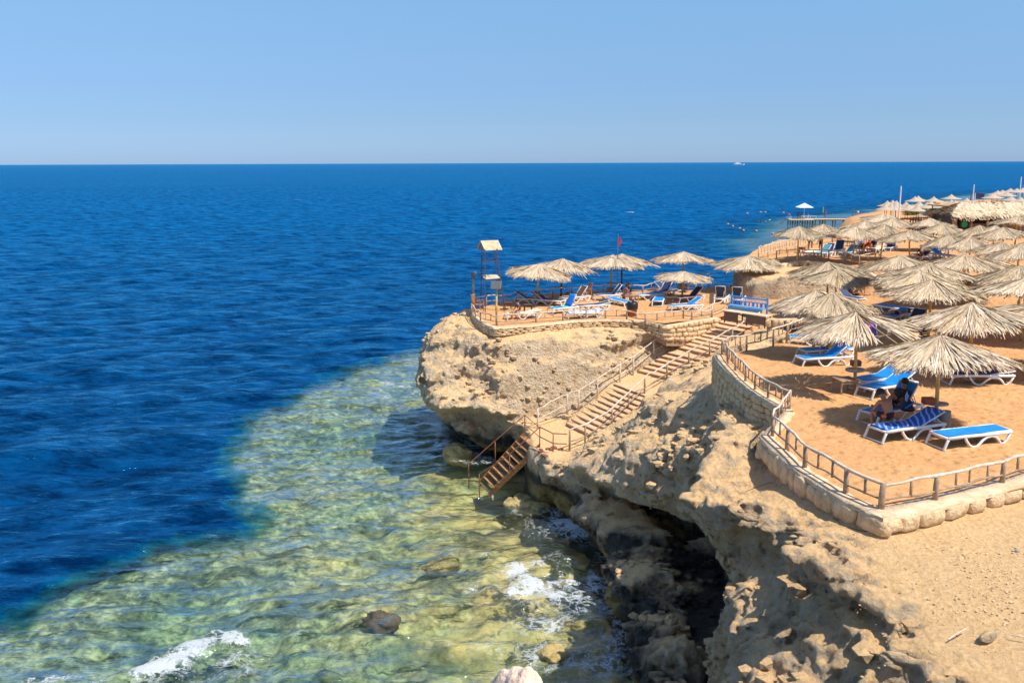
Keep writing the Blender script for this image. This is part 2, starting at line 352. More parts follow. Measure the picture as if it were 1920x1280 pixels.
def density_block(x0, x1, y0, y1, z0, z1, h):
    nx, ny, nz = [int(round((b-a)/h))+1 for a, b in ((x0, x1), (y0, y1), (z0, z1))]
    X = (x0+np.arange(nx)*h).astype(np.float32); Y = (y0+np.arange(ny)*h).astype(np.float32); Zs = (z0+np.arange(nz)*h).astype(np.float32)
    GX, GY = np.meshgrid(X, Y, indexing='ij')
    S = {l: sdf_poly(LEV[l], GX, GY) for l in LZ}
    sp = sdf_poly(SANDPOLY, GX, GY)
    ws = sst(-.1, .25, sp)
    T = sandz(GX, GY)-.22; G = groundz(GX, GY)
    top = T*ws+G*(1-ws)
    st = sdf_poly(STRIP, GX, GY); la = sdf_poly(LANDING, GX, GY)
    wst = sst(-.5, .05, np.maximum(st, la)); rz = np.where(la > st, 2.3, ramp_z(GX, GY))
    # cove floor and ridge tops below ~2 m
    cov = sdf_poly(LEV[2.2], GX, GY)
    ridge = np.where(cov < 0, 1.75-.95*sst(.8, 2.4, S[0.0])+.35*fbm(GX*.5, GY*.5, 0, 2, 5), 9)
    D = np.empty((nx, ny, nz), np.float32); A = np.empty((nx, ny, nz), np.float32)
    for k, z in enumerate(Zs):
        j = int(np.searchsorted(LZ, z))
        if j == 0: lat = S[LZ[0]]
        elif j >= len(LZ): lat = S[LZ[-1]]
        else:
            a, b = LZ[j-1], LZ[j]; t = (z-a)/(b-a); t = t*t*(3-2*t)*.5+t*.5; lat = S[a]*(1-t)+S[b]*t
        lat = np.clip(lat, -3, 3)
        tp = top-z
        d = np.minimum(lat, tp)
        d = np.where((cov < 0.2) & (z > 1) & (z < 2.35), np.minimum(d, np.maximum(ridge-z, np.where(cov > 0, 9, -9))), d)
        d = d*(1-wst)+(rz-z)*wst
        D[:, :, k] = d
        # rough on faces, calm on the flat tops
        flat = sst(1.0, .0, np.abs(tp))*sst(.25, 1.1, lat)
        amp = (1-.93*flat)*(1-wst)*(1-.8*sst(-.2, .3, sp)*(z > 5.6))
        A[:, :, k] = amp
    m = (np.abs(D) < 1.6) & (A > .02)
    I, J, K = np.nonzero(m); x = X[I]; y = Y[J]; z = Zs[K]
    sm = sst(40, 46, y)*sst(6.5, 2, x)*sst(4.2, 5.6, z)      # dusty shoulder of the point
    n = (.42-.14*sst(44, 47, y))*ridged(x*.33, y*.33, z*.45, 3, 3) - .15 + .26*fbm(x*.95, y*.95, z*1.15, 3, 9)
    n2 = .17*ridged(x*1.9, y*1.9, z*2.4, 3, 21)-.05 + .085*(.5-np.abs(noise3(x*4.7, y*4.7, z*5.5, 24)))*2 - .06
    n2 = n2+(.10 if h < .09 else .07)*(ridged(x*4.3, y*4.3, z*5.2, 3, 31)-.5)*.8
    rr = np.clip(.62+.8*fbm(x*.4, y*.4, z*.4, 2, 61), .2, 1.3)
    q1, q2 = worley3(x*1.15+.2*n, y*1.15, z*1.5+.3*n, 5)
    n = n - .09 + .36*np.clip(q2-q1, 0, .22)-.055 - .16*sst(.42, .12, q1)
    q1, q2 = worley3(x*3.1+n, y*3.1, z*3.6, 6)
    n2 = n2 + .20*np.clip(q2-q1, 0, .2)-.03 - .05*sst(.35, .1, q1)
    n = n + .11*np.clip(noise3(x*.35, y*.35, z*3.3+.8*noise3(x*.5, y*.5, 0*z, 8), 33)*2.2, -1, 1)
    D[I, J, K] += ((n*(1-.6*sm) + n2*rr)*A[I, J, K]).astype(np.float32)
    return D, (x0, y0, z0), h
def surface_net(D, org, h):
    ins = D > 0
    c = [ins[a:D.shape[0]-1+a, b:D.shape[1]-1+b, k:D.shape[2]-1+k] for a in (0, 1) for b in (0, 1) for k in (0, 1)]
    anyi = np.logical_or.reduce(c); alli = np.logical_and.reduce(c)
    act = anyi & ~alli; I, J, K = np.nonzero(act)
    idx = np.full(act.shape, -1, np.int32); idx[I, J, K] = np.arange(len(I))
    acc = np.zeros((len(I), 3), np.float32); cnt = np.zeros(len(I), np.float32)
    for ax in range(3):
        for a in (0, 1):
            for b in (0, 1):
                o = [0, 0, 0]; oth = [q for q in range(3) if q != ax]; o[oth[0]] = a; o[oth[1]] = b
                e = list(o); e[ax] = 1
                v0 = D[I+o[0], J+o[1], K+o[2]]; v1 = D[I+e[0], J+e[1], K+e[2]]
                m = (v0 > 0) != (v1 > 0); t = np.where(m, v0/np.where(m, v0-v1, 1), 0)
                pt = np.zeros((len(I), 3), np.float32); pt[:, oth[0]] = a; pt[:, oth[1]] = b; pt[:, ax] = t
                acc += pt*m[:, None]; cnt += m
    V = (acc/cnt[:, None]+np.stack([I, J, K], 1))*h+np.array(org)
    Q = []
    for ax in range(3):
        sl0 = [slice(None)]*3; sl1 = [slice(None)]*3; sl0[ax] = slice(0, -1); sl1[ax] = slice(1, None)
        x = ins[tuple(sl0)] != ins[tuple(sl1)]
        i, j, k = np.nonzero(x); ijk = [i, j, k]; oth = [(ax+1) % 3, (ax+2) % 3]
        ok = (ijk[oth[0]] > 0) & (ijk[oth[1]] > 0) & (ijk[oth[0]] < act.shape[oth[0]]) & (ijk[oth[1]] < act.shape[oth[1]])
        ijk = [q[ok] for q in ijk]; flip = ins[tuple(ijk)]
        def g(da, db):
            q = [r.copy() for r in ijk]; q[oth[0]] = q[oth[0]]+da; q[oth[1]] = q[oth[1]]+db; return idx[tuple(q)]
        q = np.stack([g(-1, -1), g(0, -1), g(0, 0), g(-1, 0)], 1)
        q[~flip] = q[~flip][:, ::-1]
        Q.append(q)
    Q = np.concatenate(Q); Q = Q[(Q >= 0).all(1)]
    return V, Q
VV = []; QQ = []; off = 0
for blk in ((2, 14, 9, 31, -1.2, 8.6, .075), (-7, 14, 30.9, 66, -1.2, 8.8, .105), (13.9, 32, 50, 82, 3, 9.2, .17)):
    V, Q = surface_net(*density_block(*blk)); VV.append(V); QQ.append(Q+off); off += len(V)
V = np.concatenate(VV); Q = np.concatenate(QQ)
cliff_me = npmesh('cliff', V, Q)
# ------------------------------------------------------------------ rock and sand materials
mrock, nt, N, L, b = newmat('rock')
geo = N.new('ShaderNodeNewGeometry'); pos = geo.outputs['Position']
sep = N.new('ShaderNodeSeparateXYZ'); L.new(pos, sep.inputs[0]); sn = N.new('ShaderNodeSeparateXYZ'); L.new(geo.outputs['Normal'], sn.inputs[0])
a1 = noise_node(nt, .45, 6, .65, pos, .3); a2 = noise_node(nt, 2.9, 9, .76, pos, .1); a3 = noise_node(nt, 11, 8, .78, pos)
col = ramp(nt, a2.outputs[0], [(.34, (.42, .25, .12)), (.41, (.76, .50, .27)), (.53, (.93, .69, .43)), (.70, (.96, .80, .57))])
pale = ramp(nt, a3.outputs[0], [(.36, (.58, .40, .22)), (.46, (.88, .68, .42)), (.62, (.95, .80, .57))])
c = mixc(nt, ramp(nt, a1.outputs[0], [(.46, (0, 0, 0)), (.66, (.75, .75, .75))]).outputs[0], col.outputs[0], pale.outputs[0])
ochre = mixc(nt, ramp(nt, noise_node(nt, .8, 4, .6, pos, .5).outputs[0], [(.58, (0, 0, 0)), (.68, (.5, .5, .5))]).outputs[0], c, (.50, .28, .09))
# dust settles on what lies flat
dust = mixc(nt, ramp(nt, a3.outputs[0], [(.35, (0, 0, 0)), (.62, (1, 1, 1))]).outputs[0], (.66, .38, .15), (.90, .59, .28))
up_ = math_n(nt, 'ADD', sn.outputs[2], math_n(nt, 'MULTIPLY_ADD', a2.outputs[0], .5, -.25))
c = mixc(nt, ramp(nt, up_, [(.72, (0, 0, 0)), (.92, (.92, .92, .92))]).outputs[0], ochre, dust)
# wet, weed-stained foot
hz_ = math_n(nt, 'ADD', sep.outputs[2], math_n(nt, 'MULTIPLY_ADD', a1.outputs[0], -3.4, 1.7))
blk = ramp(nt, a2.outputs[0], [(.35, (.018, .015, .012)), (.55, (.06, .05, .036)), (.7, (.16, .13, .09))])
gold = ramp(nt, a2.outputs[0], [(.35, (.16, .10, .02)), (.5, (.42, .28, .07)), (.7, (.62, .44, .16))])
goldm = ramp(nt, noise_node(nt, .35, 3, .5, pos, .3).outputs[0], [(.44, (0, 0, 0)), (.52, (1, 1, 1))]).outputs[0]
lowz = ramp(nt, math_n(nt, 'ADD', sep.outputs[2], math_n(nt, 'MULTIPLY_ADD', a1.outputs[0], .8, -.4)), [(.75, (1, 1, 1)), (1.0, (0, 0, 0))]).outputs[0]
wet = mixc(nt, math_n(nt, 'MULTIPLY', goldm, lowz), blk.outputs[0], gold.outputs[0])
wm = ramp(nt, math_n(nt, 'MULTIPLY', hz_, .25), [(.29, (1, 1, 1)), (.44, (0, 0, 0))]).outputs[0]
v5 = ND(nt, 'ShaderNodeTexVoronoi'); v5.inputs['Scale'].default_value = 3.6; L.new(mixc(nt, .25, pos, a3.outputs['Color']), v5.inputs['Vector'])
pit_shade = ramp(nt, v5.outputs['Distance'], [(.08, (.42, .36, .30)), (.24, (1, 1, 1))]).outputs[0]  # shade of small pits painted as dark spots into the rock colour
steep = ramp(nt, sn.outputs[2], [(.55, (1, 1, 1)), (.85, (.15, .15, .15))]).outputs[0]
c = mixc(nt, steep, c, mixc(nt, 1.0, c, pit_shade, 'MULTIPLY'))
c = mixc(nt, wm, c, wet)
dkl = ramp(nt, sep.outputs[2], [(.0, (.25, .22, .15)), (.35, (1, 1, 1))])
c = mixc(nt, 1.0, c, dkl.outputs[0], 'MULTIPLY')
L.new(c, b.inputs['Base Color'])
rr = N.new('ShaderNodeMapRange'); L.new(wm, rr.inputs[0]); rr.inputs[3].default_value = .92; rr.inputs[4].default_value = .55; L.new(rr.outputs[0], b.inputs['Roughness'])
v3 = ND(nt, 'ShaderNodeTexVoronoi'); v3.inputs['Scale'].default_value = 8; L.new(pos, v3.inputs['Vector'])
flatm = ramp(nt, sn.outputs[2], [(.6, (1, 1, 1)), (.95, (.25, .25, .25))]).outputs[0]
bb = math_n(nt, 'MULTIPLY', math_n(nt, 'ADD', math_n(nt, 'MULTIPLY', a2.outputs[0], 1.6), math_n(nt, 'ADD', math_n(nt, 'MULTIPLY', a3.outputs[0], .9), math_n(nt, 'MULTIPLY', v3.outputs['Distance'], .45))), flatm)
L.new(bump(nt, bb, 1.0, .30), b.inputs['Normal'])
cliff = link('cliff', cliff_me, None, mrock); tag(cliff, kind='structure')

msand, nt, N, L, b = newmat('sand')
geo = N.new('ShaderNodeNewGeometry'); pos = geo.outputs['Position']
s1 = noise_node(nt, .35, 5, .6, pos); s2 = noise_node(nt, 3.2, 5, .62, pos, .2); s3 = noise_node(nt, 30, 3, .6, pos); sv = ND(nt, 'ShaderNodeTexVoronoi'); sv.inputs['Scale'].default_value = 3.4; L.new(pos, sv.inputs['Vector'])
c1 = ramp(nt, s1.outputs[0], [(.3, (.60, .31, .125)), (.7, (.69, .37, .155))]); c2 = ramp(nt, s2.outputs[0], [(.3, (.80, .78, .76)), (.58, (1, 1, 1))])
L.new(mixc(nt, 1.0, c1.outputs[0], c2.outputs[0], 'MULTIPLY'), b.inputs['Base Color']); b.inputs['Roughness'].default_value = .95
b.inputs['Specular IOR Level'].default_value = .2
L.new(bump(nt, math_n(nt, 'ADD', math_n(nt, 'MULTIPLY', s2.outputs[0], 1.0), math_n(nt, 'ADD', math_n(nt, 'MULTIPLY', s3.outputs[0], .15), math_n(nt, 'MULTIPLY', ramp(nt, sv.outputs['Distance'], [(.1, (0, 0, 0)), (.45, (1, 1, 1))]).outputs[0], .45))), .9, .10), b.inputs['Normal'])
import mathutils.geometry as mg
def fill_poly(poly, step, zf, name):
    n = len(poly); px = []; edges = []
    for i in range(n):
        a = np.array(poly[i]); c_ = np.array(poly[(i+1) % n]); k = max(1, int(np.linalg.norm(c_-a)/step))
        for j in range(k): px.append(a+(c_-a)*j/k)
    nb = len(px); edges = [(i, (i+1) % nb) for i in range(nb)]
    A_ = np.array(px); xs = np.arange(A_[:, 0].min(), A_[:, 0].max(), step); ys = np.arange(A_[:, 1].min(), A_[:, 1].max(), step)
    gx_, gy_ = np.meshgrid(xs, ys, indexing='ij'); gx_ = gx_+.35*step*_h(np.round(gx_/step).astype(np.int32), np.round(gy_/step).astype(np.int32), np.zeros(gx_.shape, np.int32), 3)
    ok = sdf_poly(poly, gx_, gy_) > step*.5
    pts = [Vector(q) for q in px]+[Vector((float(a_), float(b_))) for a_, b_ in zip(gx_[ok], gy_[ok])]
    vs, es, fs, _, _, _ = mg.delaunay_2d_cdt(pts, edges, [], 1, 1e-5)
    v = np.array([q[:] for q in vs]); z = zf(v[:, 0], v[:, 1])
    return npmesh(name, np.column_stack([v, z]), np.array([list(f) for f in fs]))
sand = link('sand', fill_poly(SANDPOLY, .3, sand_surface, 'sand'), None, msand); tag(sand, kind='structure')
# far shore, falling away to a beach
COAST = W2([(w, 20.5, 78), (w, 24, 84), (w, 30, 95), (w, 38, 118), (w, 45, 138), (w, 54, 160), (w, 71, 186), (w, 88, 206), (w, 105, 216), (w, 135, 226), (w, 170, 230), (w, 400, 235), (w, 400, 20), (w, 46, 17), (w, 46, 78)])
fx = np.arange(18, 300, 1.6, dtype=np.float32); fy = np.arange(16, 320, 1.6, dtype=np.float32)
FX, FY = np.meshgrid(fx, fy, indexing='ij')
def far_z(x, y):
    s = sdf_poly(COAST, x, y)+.8*fbm(x*.08, y*.08, 0, 2, 55)
    hi = 6.4+1.8*sst(110, 80, y)
    z = np.where(s > 0, np.minimum(hi, .3+s*(1.5+1.5*sst(110, 85, y))), -.3+s*.3)
    z = z+.15*fbm(x*.2, y*.2, 0, 2, 56)*(s > 1)
    inner = (x > 19) & (x < 46) & (y < 84)
    return np.where(inner & (y < 82.5), -3, np.where((x < 47.6) & (y < 84.2), np.minimum(z, 8.05), z))
FZ = far_z(FX, FY)
far = link('far_shore', npmesh('far_shore', np.stack([FX, FY, FZ], -1).reshape(-1, 3), grid_quads(len(fx), len(fy))), None, msand); tag(far, kind='structure')
# ------------------------------------------------------------------ sea bed
REEF = W2([(w, -60, 20), (-420, 1290), (0, 1150), (60, 1122), (110, 1098), (180, 1068), (240, 1045), (300, 1018), (350, 1008), (400, 1000), (445, 985), (462, 985), (455, 962), (438, 940), (428, 905), (420, 870), (412, 840), (435, 800),
           (480, 772), (520, 748), (575, 722), (640, 694), (700, 674), (760, 660), (820, 648), (w, -4, 64), (w, 8, 67), (w, 13, 67.5), (w, 15, 75), (w, 19, 84), (w, 60, 84), (w, 60, 10), (w, -60, 10)], 0)
def reef_s(x, y): return sdf_poly(REEF, x, y) + .6*fbm(x*.5, y*.5, 0, 2, 71) + .45*fbm(x*1.7, y*1.7, 0, 3, 72)
LAGOON = W2([(1660, 400), (1640, 399), (1580, 402), (1500, 408), (1460, 417), (1465, 425), (1440, 445), (1390, 452), (1420, 470), (1500, 480), (1800, 480), (2100, 420)], 0)
LAG2 = W2([(1790, 372), (1840, 366), (1930, 358), (2100, 358), (2100, 400), (1700, 405), (1640, 395), (1700, 392)], 0)
def bed_z(x, y):
    s = reef_s(x, y)
    l = np.maximum(sdf_poly(LAGOON, x, y), sdf_poly(LAG2, x, y)*.6)
    z = -1.15 + .3*fbm(x*.16, y*.16, 0, 2, 77) + .22*ridged(x*.5, y*.5, 0, 3, 78) + .10*fbm(x*1.7, y*1.7, 0, 3, 79)
    wl = worley(x*.75, y*.75, 5); z = z + .28*np.clip(.45-wl, 0, 1)
    z = z-np.where(s < 0, np.clip(-s, 0, 40)*4.5, 0)
    z = np.where(s > -1, z*(.42+.58*sst(.5, 7, s)), z)
    far = -1.6+.3*fbm(x*.1, y*.1, 0, 2, 73)-np.clip(-l, 0, 60)*.35
    z = np.where(y > 85, far, z)
    z = np.minimum(z, -.32)
    return np.maximum(z, -24)
bx = np.arange(-42, 12, .16, dtype=np.float32); by = np.arange(16, 84, .16, dtype=np.float32)
BX, BY = np.meshgrid(bx, by, indexing='ij'); BZ = bed_z(BX, BY)
bed_me = npmesh('sea_bed', np.stack([BX, BY, BZ], -1).reshape(-1, 3), grid_quads(len(bx), len(by)))
m, nt, N, L, b = newmat('reef')
geo = N.new('ShaderNodeNewGeometry'); pos = geo.outputs['Position']
n1 = noise_node(nt, .32, 5, .6, pos, .4); n2 = noise_node(nt, 2.3, 9, .70, pos, .2); n3 = noise_node(nt, .09, 3, .5, pos)
vo = ND(nt, 'ShaderNodeTexVoronoi'); vo.inputs['Scale'].default_value = 2.3; L.new(pos, vo.inputs['Vector'])
base = ramp(nt, n2.outputs[0], [(.30, (.06, .05, .02)), (.40, (.27, .21, .08)), (.50, (.48, .37, .13)), (.62, (.68, .53, .21)), (.78, (.82, .68, .34))])
green = ramp(nt, n2.outputs[0], [(.32, (.02, .035, .028)), (.43, (.10, .14, .085)), (.54, (.27, .33, .19)), (.7, (.54, .60, .38))])
sep = N.new('ShaderNodeSeparateXYZ'); L.new(pos, sep.inputs[0])
# golden sand nearer the foot of the cliff, green corals outwards
gx = math_n(nt, 'MULTIPLY_ADD', sep.outputs[0], .055, .62)
gg = math_n(nt, 'ADD', gx, math_n(nt, 'MULTIPLY_ADD', n1.outputs[0], 1.4, -.72), clamp=True)
c = mixc(nt, gg, green.outputs[0], base.outputs[0])
sandm = ramp(nt, math_n(nt, 'ADD', math_n(nt, 'MULTIPLY_ADD', sep.outputs[0], .10, .78), math_n(nt, 'MULTIPLY_ADD', n1.outputs[0], 1.2, -.75)), [(.25, (0, 0, 0)), (.6, (1, 1, 1))])
c = mixc(nt, math_n(nt, 'MULTIPLY', sandm.outputs[0], .75), c, mixc(nt, n2.outputs[0], (.48, .33, .11), (.92, .68, .28)))
dk = ramp(nt, vo.outputs['Distance'], [(.05, (.25, .25, .25)), (.35, (1, 1, 1))])
c = mixc(nt, math_n(nt, 'MULTIPLY', math_n(nt, 'SUBTRACT', 1.0, gg), .8), c, mixc(nt, 1.0, c, dk.outputs[0], 'MULTIPLY'))
n5 = noise_node(nt, .62, 3, .5, pos, .6); c = mixc(nt, 1.0, c, ramp(nt, n5.outputs[0], [(.36, (.42, .46, .48)), (.48, (.95, .95, .95)), (.68, (1.15, 1.12, 1.05))]).outputs[0], 'MULTIPLY')
L.new(c, b.inputs['Base Color']); b.inputs['Roughness'].default_value = .9
L.new(bump(nt, n2.outputs[0], .7, .10), b.inputs['Normal'])
bed = link('sea_bed', bed_me, None, m); tag(bed, kind='structure')
# ------------------------------------------------------------------ sea surface
rs = [17.0]
while rs[-1] < 700: rs.append(rs[-1]*1.0037)
while rs[-1] < 55000: rs.append(rs[-1]*1.012)
rs = np.array(rs); an = np.linspace(R_(-46), R_(48), 440)
RR, AA = np.meshgrid(rs, an, indexing='ij')
WX = (RR*np.sin(AA)).astype(np.float32); WY = (RR*np.cos(AA)).astype(np.float32)
sp_ = (RR*.0042).astype(np.float32)
rng = np.random.RandomState(4)
dz = np.zeros_like(WX); ddx = np.zeros_like(WX); ddy = np.zeros_like(WX)
near = RR < 900
bzw = np.full(WX.shape, -24, np.float32); bzw[near] = bed_z(WX[near], WY[near])
depth = np.clip(-bzw, 0, 24)
nr_ = (RR < 110) & (WY < 84); rsn = reef_s(WX[nr_], WY[nr_]); depth[nr_] = np.where(rsn < 1.4, np.maximum(depth[nr_], 1.0+(1.4-rsn)*1.5+np.clip(.1-rsn, 0, 9)*4), depth[nr_]); depth = np.clip(depth, 0, 24)
shal = sst(6, 1.2, depth)
for i in range(64):
    lam = .55*(26 ** (i/63.0)); k = 2*math.pi/lam
    th = math.atan2(-.93, .37)+rng.normal()*.42
    dxk, dyk = math.cos(th), math.sin(th); ph = rng.rand()*6.28
    a = .0105*lam**.88*(1 if lam < 8 else .7)
    at = sst(2.2, 5, lam/sp_)*(1-.45*shal*(1 if lam > 2 else -.9))
    warp = .8*noise3(WX[:, :]*.12/lam**.3, WY*.12/lam**.3, 0*WX, i) if i % 8 == 0 else warp
    arg = k*(WX*dxk+WY*dyk)+ph+warp*2.2
    s_, c_ = np.sin(arg), np.cos(arg)
    g = .6+.4*np.sin(arg*.13+ph*3)
    dz += a*at*g*s_; ddx -= a*at*g*c_*dxk*.8; ddy -= a*at*g*c_*dyk*.8
def seg_d(pts, x, y):
    d = np.full(x.shape, 1e9, np.float32); q = W2(pts, 0)
    for (ax, ay), (bx_, by_) in zip(q[:-1], q[1:]):
        ex, ey = bx_-ax, by_-ay; t = np.clip(((x-ax)*ex+(y-ay)*ey)/(ex*ex+ey*ey), 0, 1)
        d = np.minimum(d, np.hypot(x-ax-ex*t, y-ay-ey*t))
    return d
foam = np.zeros_like(WX)
nm = RR < 110; nx_, ny_ = WX[nm], WY[nm]
cd = -sdf_poly(LEV[0.0], nx_, ny_)
fo = .95*np.exp(-np.clip(cd, 0, 9)/2.0)*(.62+.6*noise3(nx_*.35, ny_*.35, 0, 12))
hz = np.zeros_like(nx_)
for pts, wd, s_, hh in [([(250, 1282), (330, 1245), (375, 1228), (435, 1198), (452, 1205)], .5, 1.15, .25), ([(60, 1275), (130, 1268), (205, 1266)], .5, .62, 0), ([(330, 1268), (420, 1246), (480, 1222)], .8, .58, 0), ([(180, 1290), (300, 1278), (400, 1262)], .9, .6, 0), ([(560, 1190), (620, 1180)], .4, .45, 0), ([(880, 1105), (930, 1100), (960, 1110)], .6, .56, 0),
                    ([(972, 1080), (1000, 1105), (1035, 1122)], .75, 1.1, .25), ([(1000, 1070), (1045, 1045)], .4, .8, 0), ([(1000, 1180), (1050, 1150), (1120, 1110)], 1.5, .64, 0),
                    ([(990, 1240), (1080, 1230), (1175, 1240)], 1.7, .64, 0), ([(1090, 1060), (1140, 1130), (1170, 1220)], 1.1, .68, 0), ([(970, 1130), (985, 1200), (980, 1275)], .6, .5, 0),
                    ([(835, 800), (838, 835), (860, 870)], .55, .8, .12), ([(1000, 905), (1030, 930), (1045, 955)], .8, .7, 0), ([(870, 820), (905, 855), (960, 880)], .7, .66, 0), ([(720, 718), (760, 730), (790, 745)], .7, .62, .1),
                    ([(700, 735), (760, 765), (800, 800)], .9, .46, 0), ([(960, 925), (1000, 960), (1070, 1010)], .9, .5, 0), ([(740, 830), (800, 860), (830, 880)], .6, .4, 0),
                    ([(270, 1075), (320, 1062)], .25, .55, 0), ([(660, 700), (720, 690)], .4, .4, 0)]:
    d = seg_d(pts, nx_, ny_)*(1+.6*noise3(nx_*1.1, ny_*1.1, 0, 18)+.3*noise3(nx_*3, ny_*3, 0, 17)); s_ = s_*(.66+.35*fbm(nx_*1.4, ny_*1.4, 0, 2, 19)); fo = np.maximum(fo, s_*np.exp(-(d/wd)**2)); hz += hh*np.exp(-(d/(wd*1.4))**2)
foam[nm] = fo
# scattered whitecaps out at sea
cap = noise3(WX*.055, WY*.16, 0*WX, 91)*sst(60, 140, RR)*sst(1800, 300, RR)
foam = np.maximum(foam, .75*sst(.93, .985, cap))
dz[nm] += hz*sst(-.2, .6, cd)
seaV = np.stack([WX+ddx, WY+ddy, dz], -1).reshape(-1, 3)
sea_me = npmesh('sea', seaV, grid_quads(len(rs), len(an))[:, ::-1])
for nme, arr in (('depth', depth), ('foam', foam)):
    at_ = sea_me.attributes.new(nme, 'FLOAT', 'POINT'); at_.data.foreach_set('value', arr.astype(np.float32).ravel())
m, nt, N, L, b = newmat('sea_water'); N.remove(b); out = N['Material Output']
geo = N.new('ShaderNodeNewGeometry'); pos = geo.outputs['Position']
ad = ND(nt, 'ShaderNodeAttribute', attribute_name='depth').outputs['Fac']; af = ND(nt, 'ShaderNodeAttribute', attribute_name='foam').outputs['Fac']
mp = ND(nt, 'ShaderNodeMapping'); mp.inputs['Rotation'].default_value = (0, 0, R_(-22)); mp.inputs['Scale'].default_value = (.42, 1, 1); L.new(pos, mp.inputs[0])
ln = N.new('ShaderNodeVectorMath'); ln.operation = 'LENGTH'; L.new(pos, ln.inputs[0])
nA = noise_node(nt, 3.6, 5, .65, mp.outputs[0], .5); nB = noise_node(nt, .55, 5, .62, mp.outputs[0], .3); nC = noise_node(nt, .12, 5, .65, mp.outputs[0], .2)
farf = ramp(nt, math_n(nt, 'MULTIPLY', ln.outputs['Value'], 1/400.0), [(.08, (0, 0, 0)), (.6, (1, 1, 1))]).outputs[0]
nrm = bump(nt, nC.outputs[0], .55, 1.6)
bB = N.new('ShaderNodeBump'); bB.inputs['Strength'].default_value = .6; L.new(nB.outputs[0], bB.inputs['Height']); L.new(nrm, bB.inputs['Normal'])
L.new(math_n(nt, 'MULTIPLY_ADD', farf, 1.0, .42), bB.inputs['Distance'])
nM = noise_node(nt, 1.5, 4, .6, mp.outputs[0], .3); bM = N.new('ShaderNodeBump'); bM.inputs['Strength'].default_value = .7; bM.inputs['Distance'].default_value = .22; L.new(nM.outputs[0], bM.inputs['Height']); L.new(bB.outputs[0], bM.inputs['Normal'])
bA = N.new('ShaderNodeBump'); bA.inputs['Strength'].default_value = .5; bA.inputs['Distance'].default_value = .11; L.new(nA.outputs[0], bA.inputs['Height']); L.new(bM.outputs[0], bA.inputs['Normal'])
nrm = bA.outputs[0]
body = ramp(nt, math_n(nt, 'MULTIPLY', ad, 1/14.0), [(.08, (.05, .14, .09)), (.15, (.01, .10, .115)), (.25, (.0, .050, .115)), (.45, (.0, .026, .092))])
nW = noise_node(nt, .02, 3, .5, mp.outputs[0])
bodyc = mixc(nt, math_n(nt, 'MULTIPLY', farf, ramp(nt, math_n(nt, 'MULTIPLY', ad, .1), [(.2, (0, 0, 0)), (.9, (.9, .9, .9))]).outputs[0]), body.outputs[0], (.0, .078, .225))
bodyc = mixc(nt, ramp(nt, nW.outputs[0], [(.35, (0, 0, 0)), (.7, (.18, .18, .18))]).outputs[0], bodyc, (.0, .026, .09))
nF = noise_node(nt, .6, 9, .78, mp.outputs[0], .15)      # light and dark of unmodelled wavelets, painted into water colour and gloss strength
chop_light = ramp(nt, nF.outputs[0], [(.40, (0, 0, 0)), (.60, (1, 1, 1))]).outputs[0]
mp2 = ND(nt, 'ShaderNodeMapping'); mp2.inputs['Rotation'].default_value = (0, 0, R_(-30)); mp2.inputs['Scale'].default_value = (.3, 1, 1); L.new(pos, mp2.inputs[0])
nR = noise_node(nt, .9, 6, .68, mp2.outputs[0], .8); rip = ramp(nt, nR.outputs[0], [(.46, (0, 0, 0)), (.62, (1, 1, 1))]).outputs[0]
bodyc = mixc(nt, 1.0, bodyc, mixc(nt, chop_light, (.30, .38, .46), (1.8, 1.66, 1.54)), 'MULTIPLY')
dif = ND(nt, 'ShaderNodeBsdfDiffuse'); L.new(bodyc, dif.inputs[0]); L.new(nrm, dif.inputs['Normal'])
tr = ND(nt, 'ShaderNodeBsdfTransparent')
tcol = ramp(nt, math_n(nt, 'MULTIPLY', ad, .25), [(0, (1, 1, 1)), (.25, (.92, .98, .93)), (.5, (.62, .86, .80)), (1, (.2, .55, .6))]); L.new(tcol.outputs[0], tr.inputs[0])
op = math_n(nt, 'SUBTRACT', 1.0, math_n(nt, 'POWER', 2.718, math_n(nt, 'MULTIPLY', ad, -.42)), clamp=True)
op = math_n(nt, 'MULTIPLY', op, ramp(nt, ad, [(0, (.55, .55, .55)), (1, (.62, .62, .62))]).outputs[0]) if False else op
opac = ramp(nt, math_n(nt, 'MULTIPLY', ad, .1), [(.04, (.02, .02, .02)), (.13, (.08, .08, .08)), (.25, (.75, .75, .75)), (.36, (1, 1, 1))]).outputs[0]
m1 = ND(nt, 'ShaderNodeMixShader'); L.new(opac, m1.inputs[0]); L.new(tr.outputs[0], m1.inputs[1]); L.new(dif.outputs[0], m1.inputs[2])
gl = ND(nt, 'ShaderNodeBsdfGlossy'); gl.inputs['Roughness'].default_value = .1; L.new(mixc(nt, opac, (.85, .95, 1), (.22, .72, 1)), gl.inputs[0]); L.new(nrm, gl.inputs['Normal'])
fr = ND(nt, 'ShaderNodeFresnel'); fr.inputs['IOR'].default_value = 1.33; L.new(nrm, fr.inputs['Normal'])
m2 = ND(nt, 'ShaderNodeMixShader'); gfac = math_n(nt, 'MULTIPLY', fr.outputs[0], math_n(nt, 'MULTIPLY_ADD', farf, -.6, 1.25))
shl = math_n(nt, 'SUBTRACT', 1.0, opac, clamp=True)
gfac = math_n(nt, 'MULTIPLY', gfac, math_n(nt, 'ADD', math_n(nt, 'MULTIPLY_ADD', chop_light, 1.1, .4), math_n(nt, 'MULTIPLY', math_n(nt, 'MULTIPLY', rip, shl), 2.2)), clamp=True)
L.new(gfac, m2.inputs[0]); L.new(m1.outputs[0], m2.inputs[1]); L.new(gl.outputs[0], m2.inputs[2])
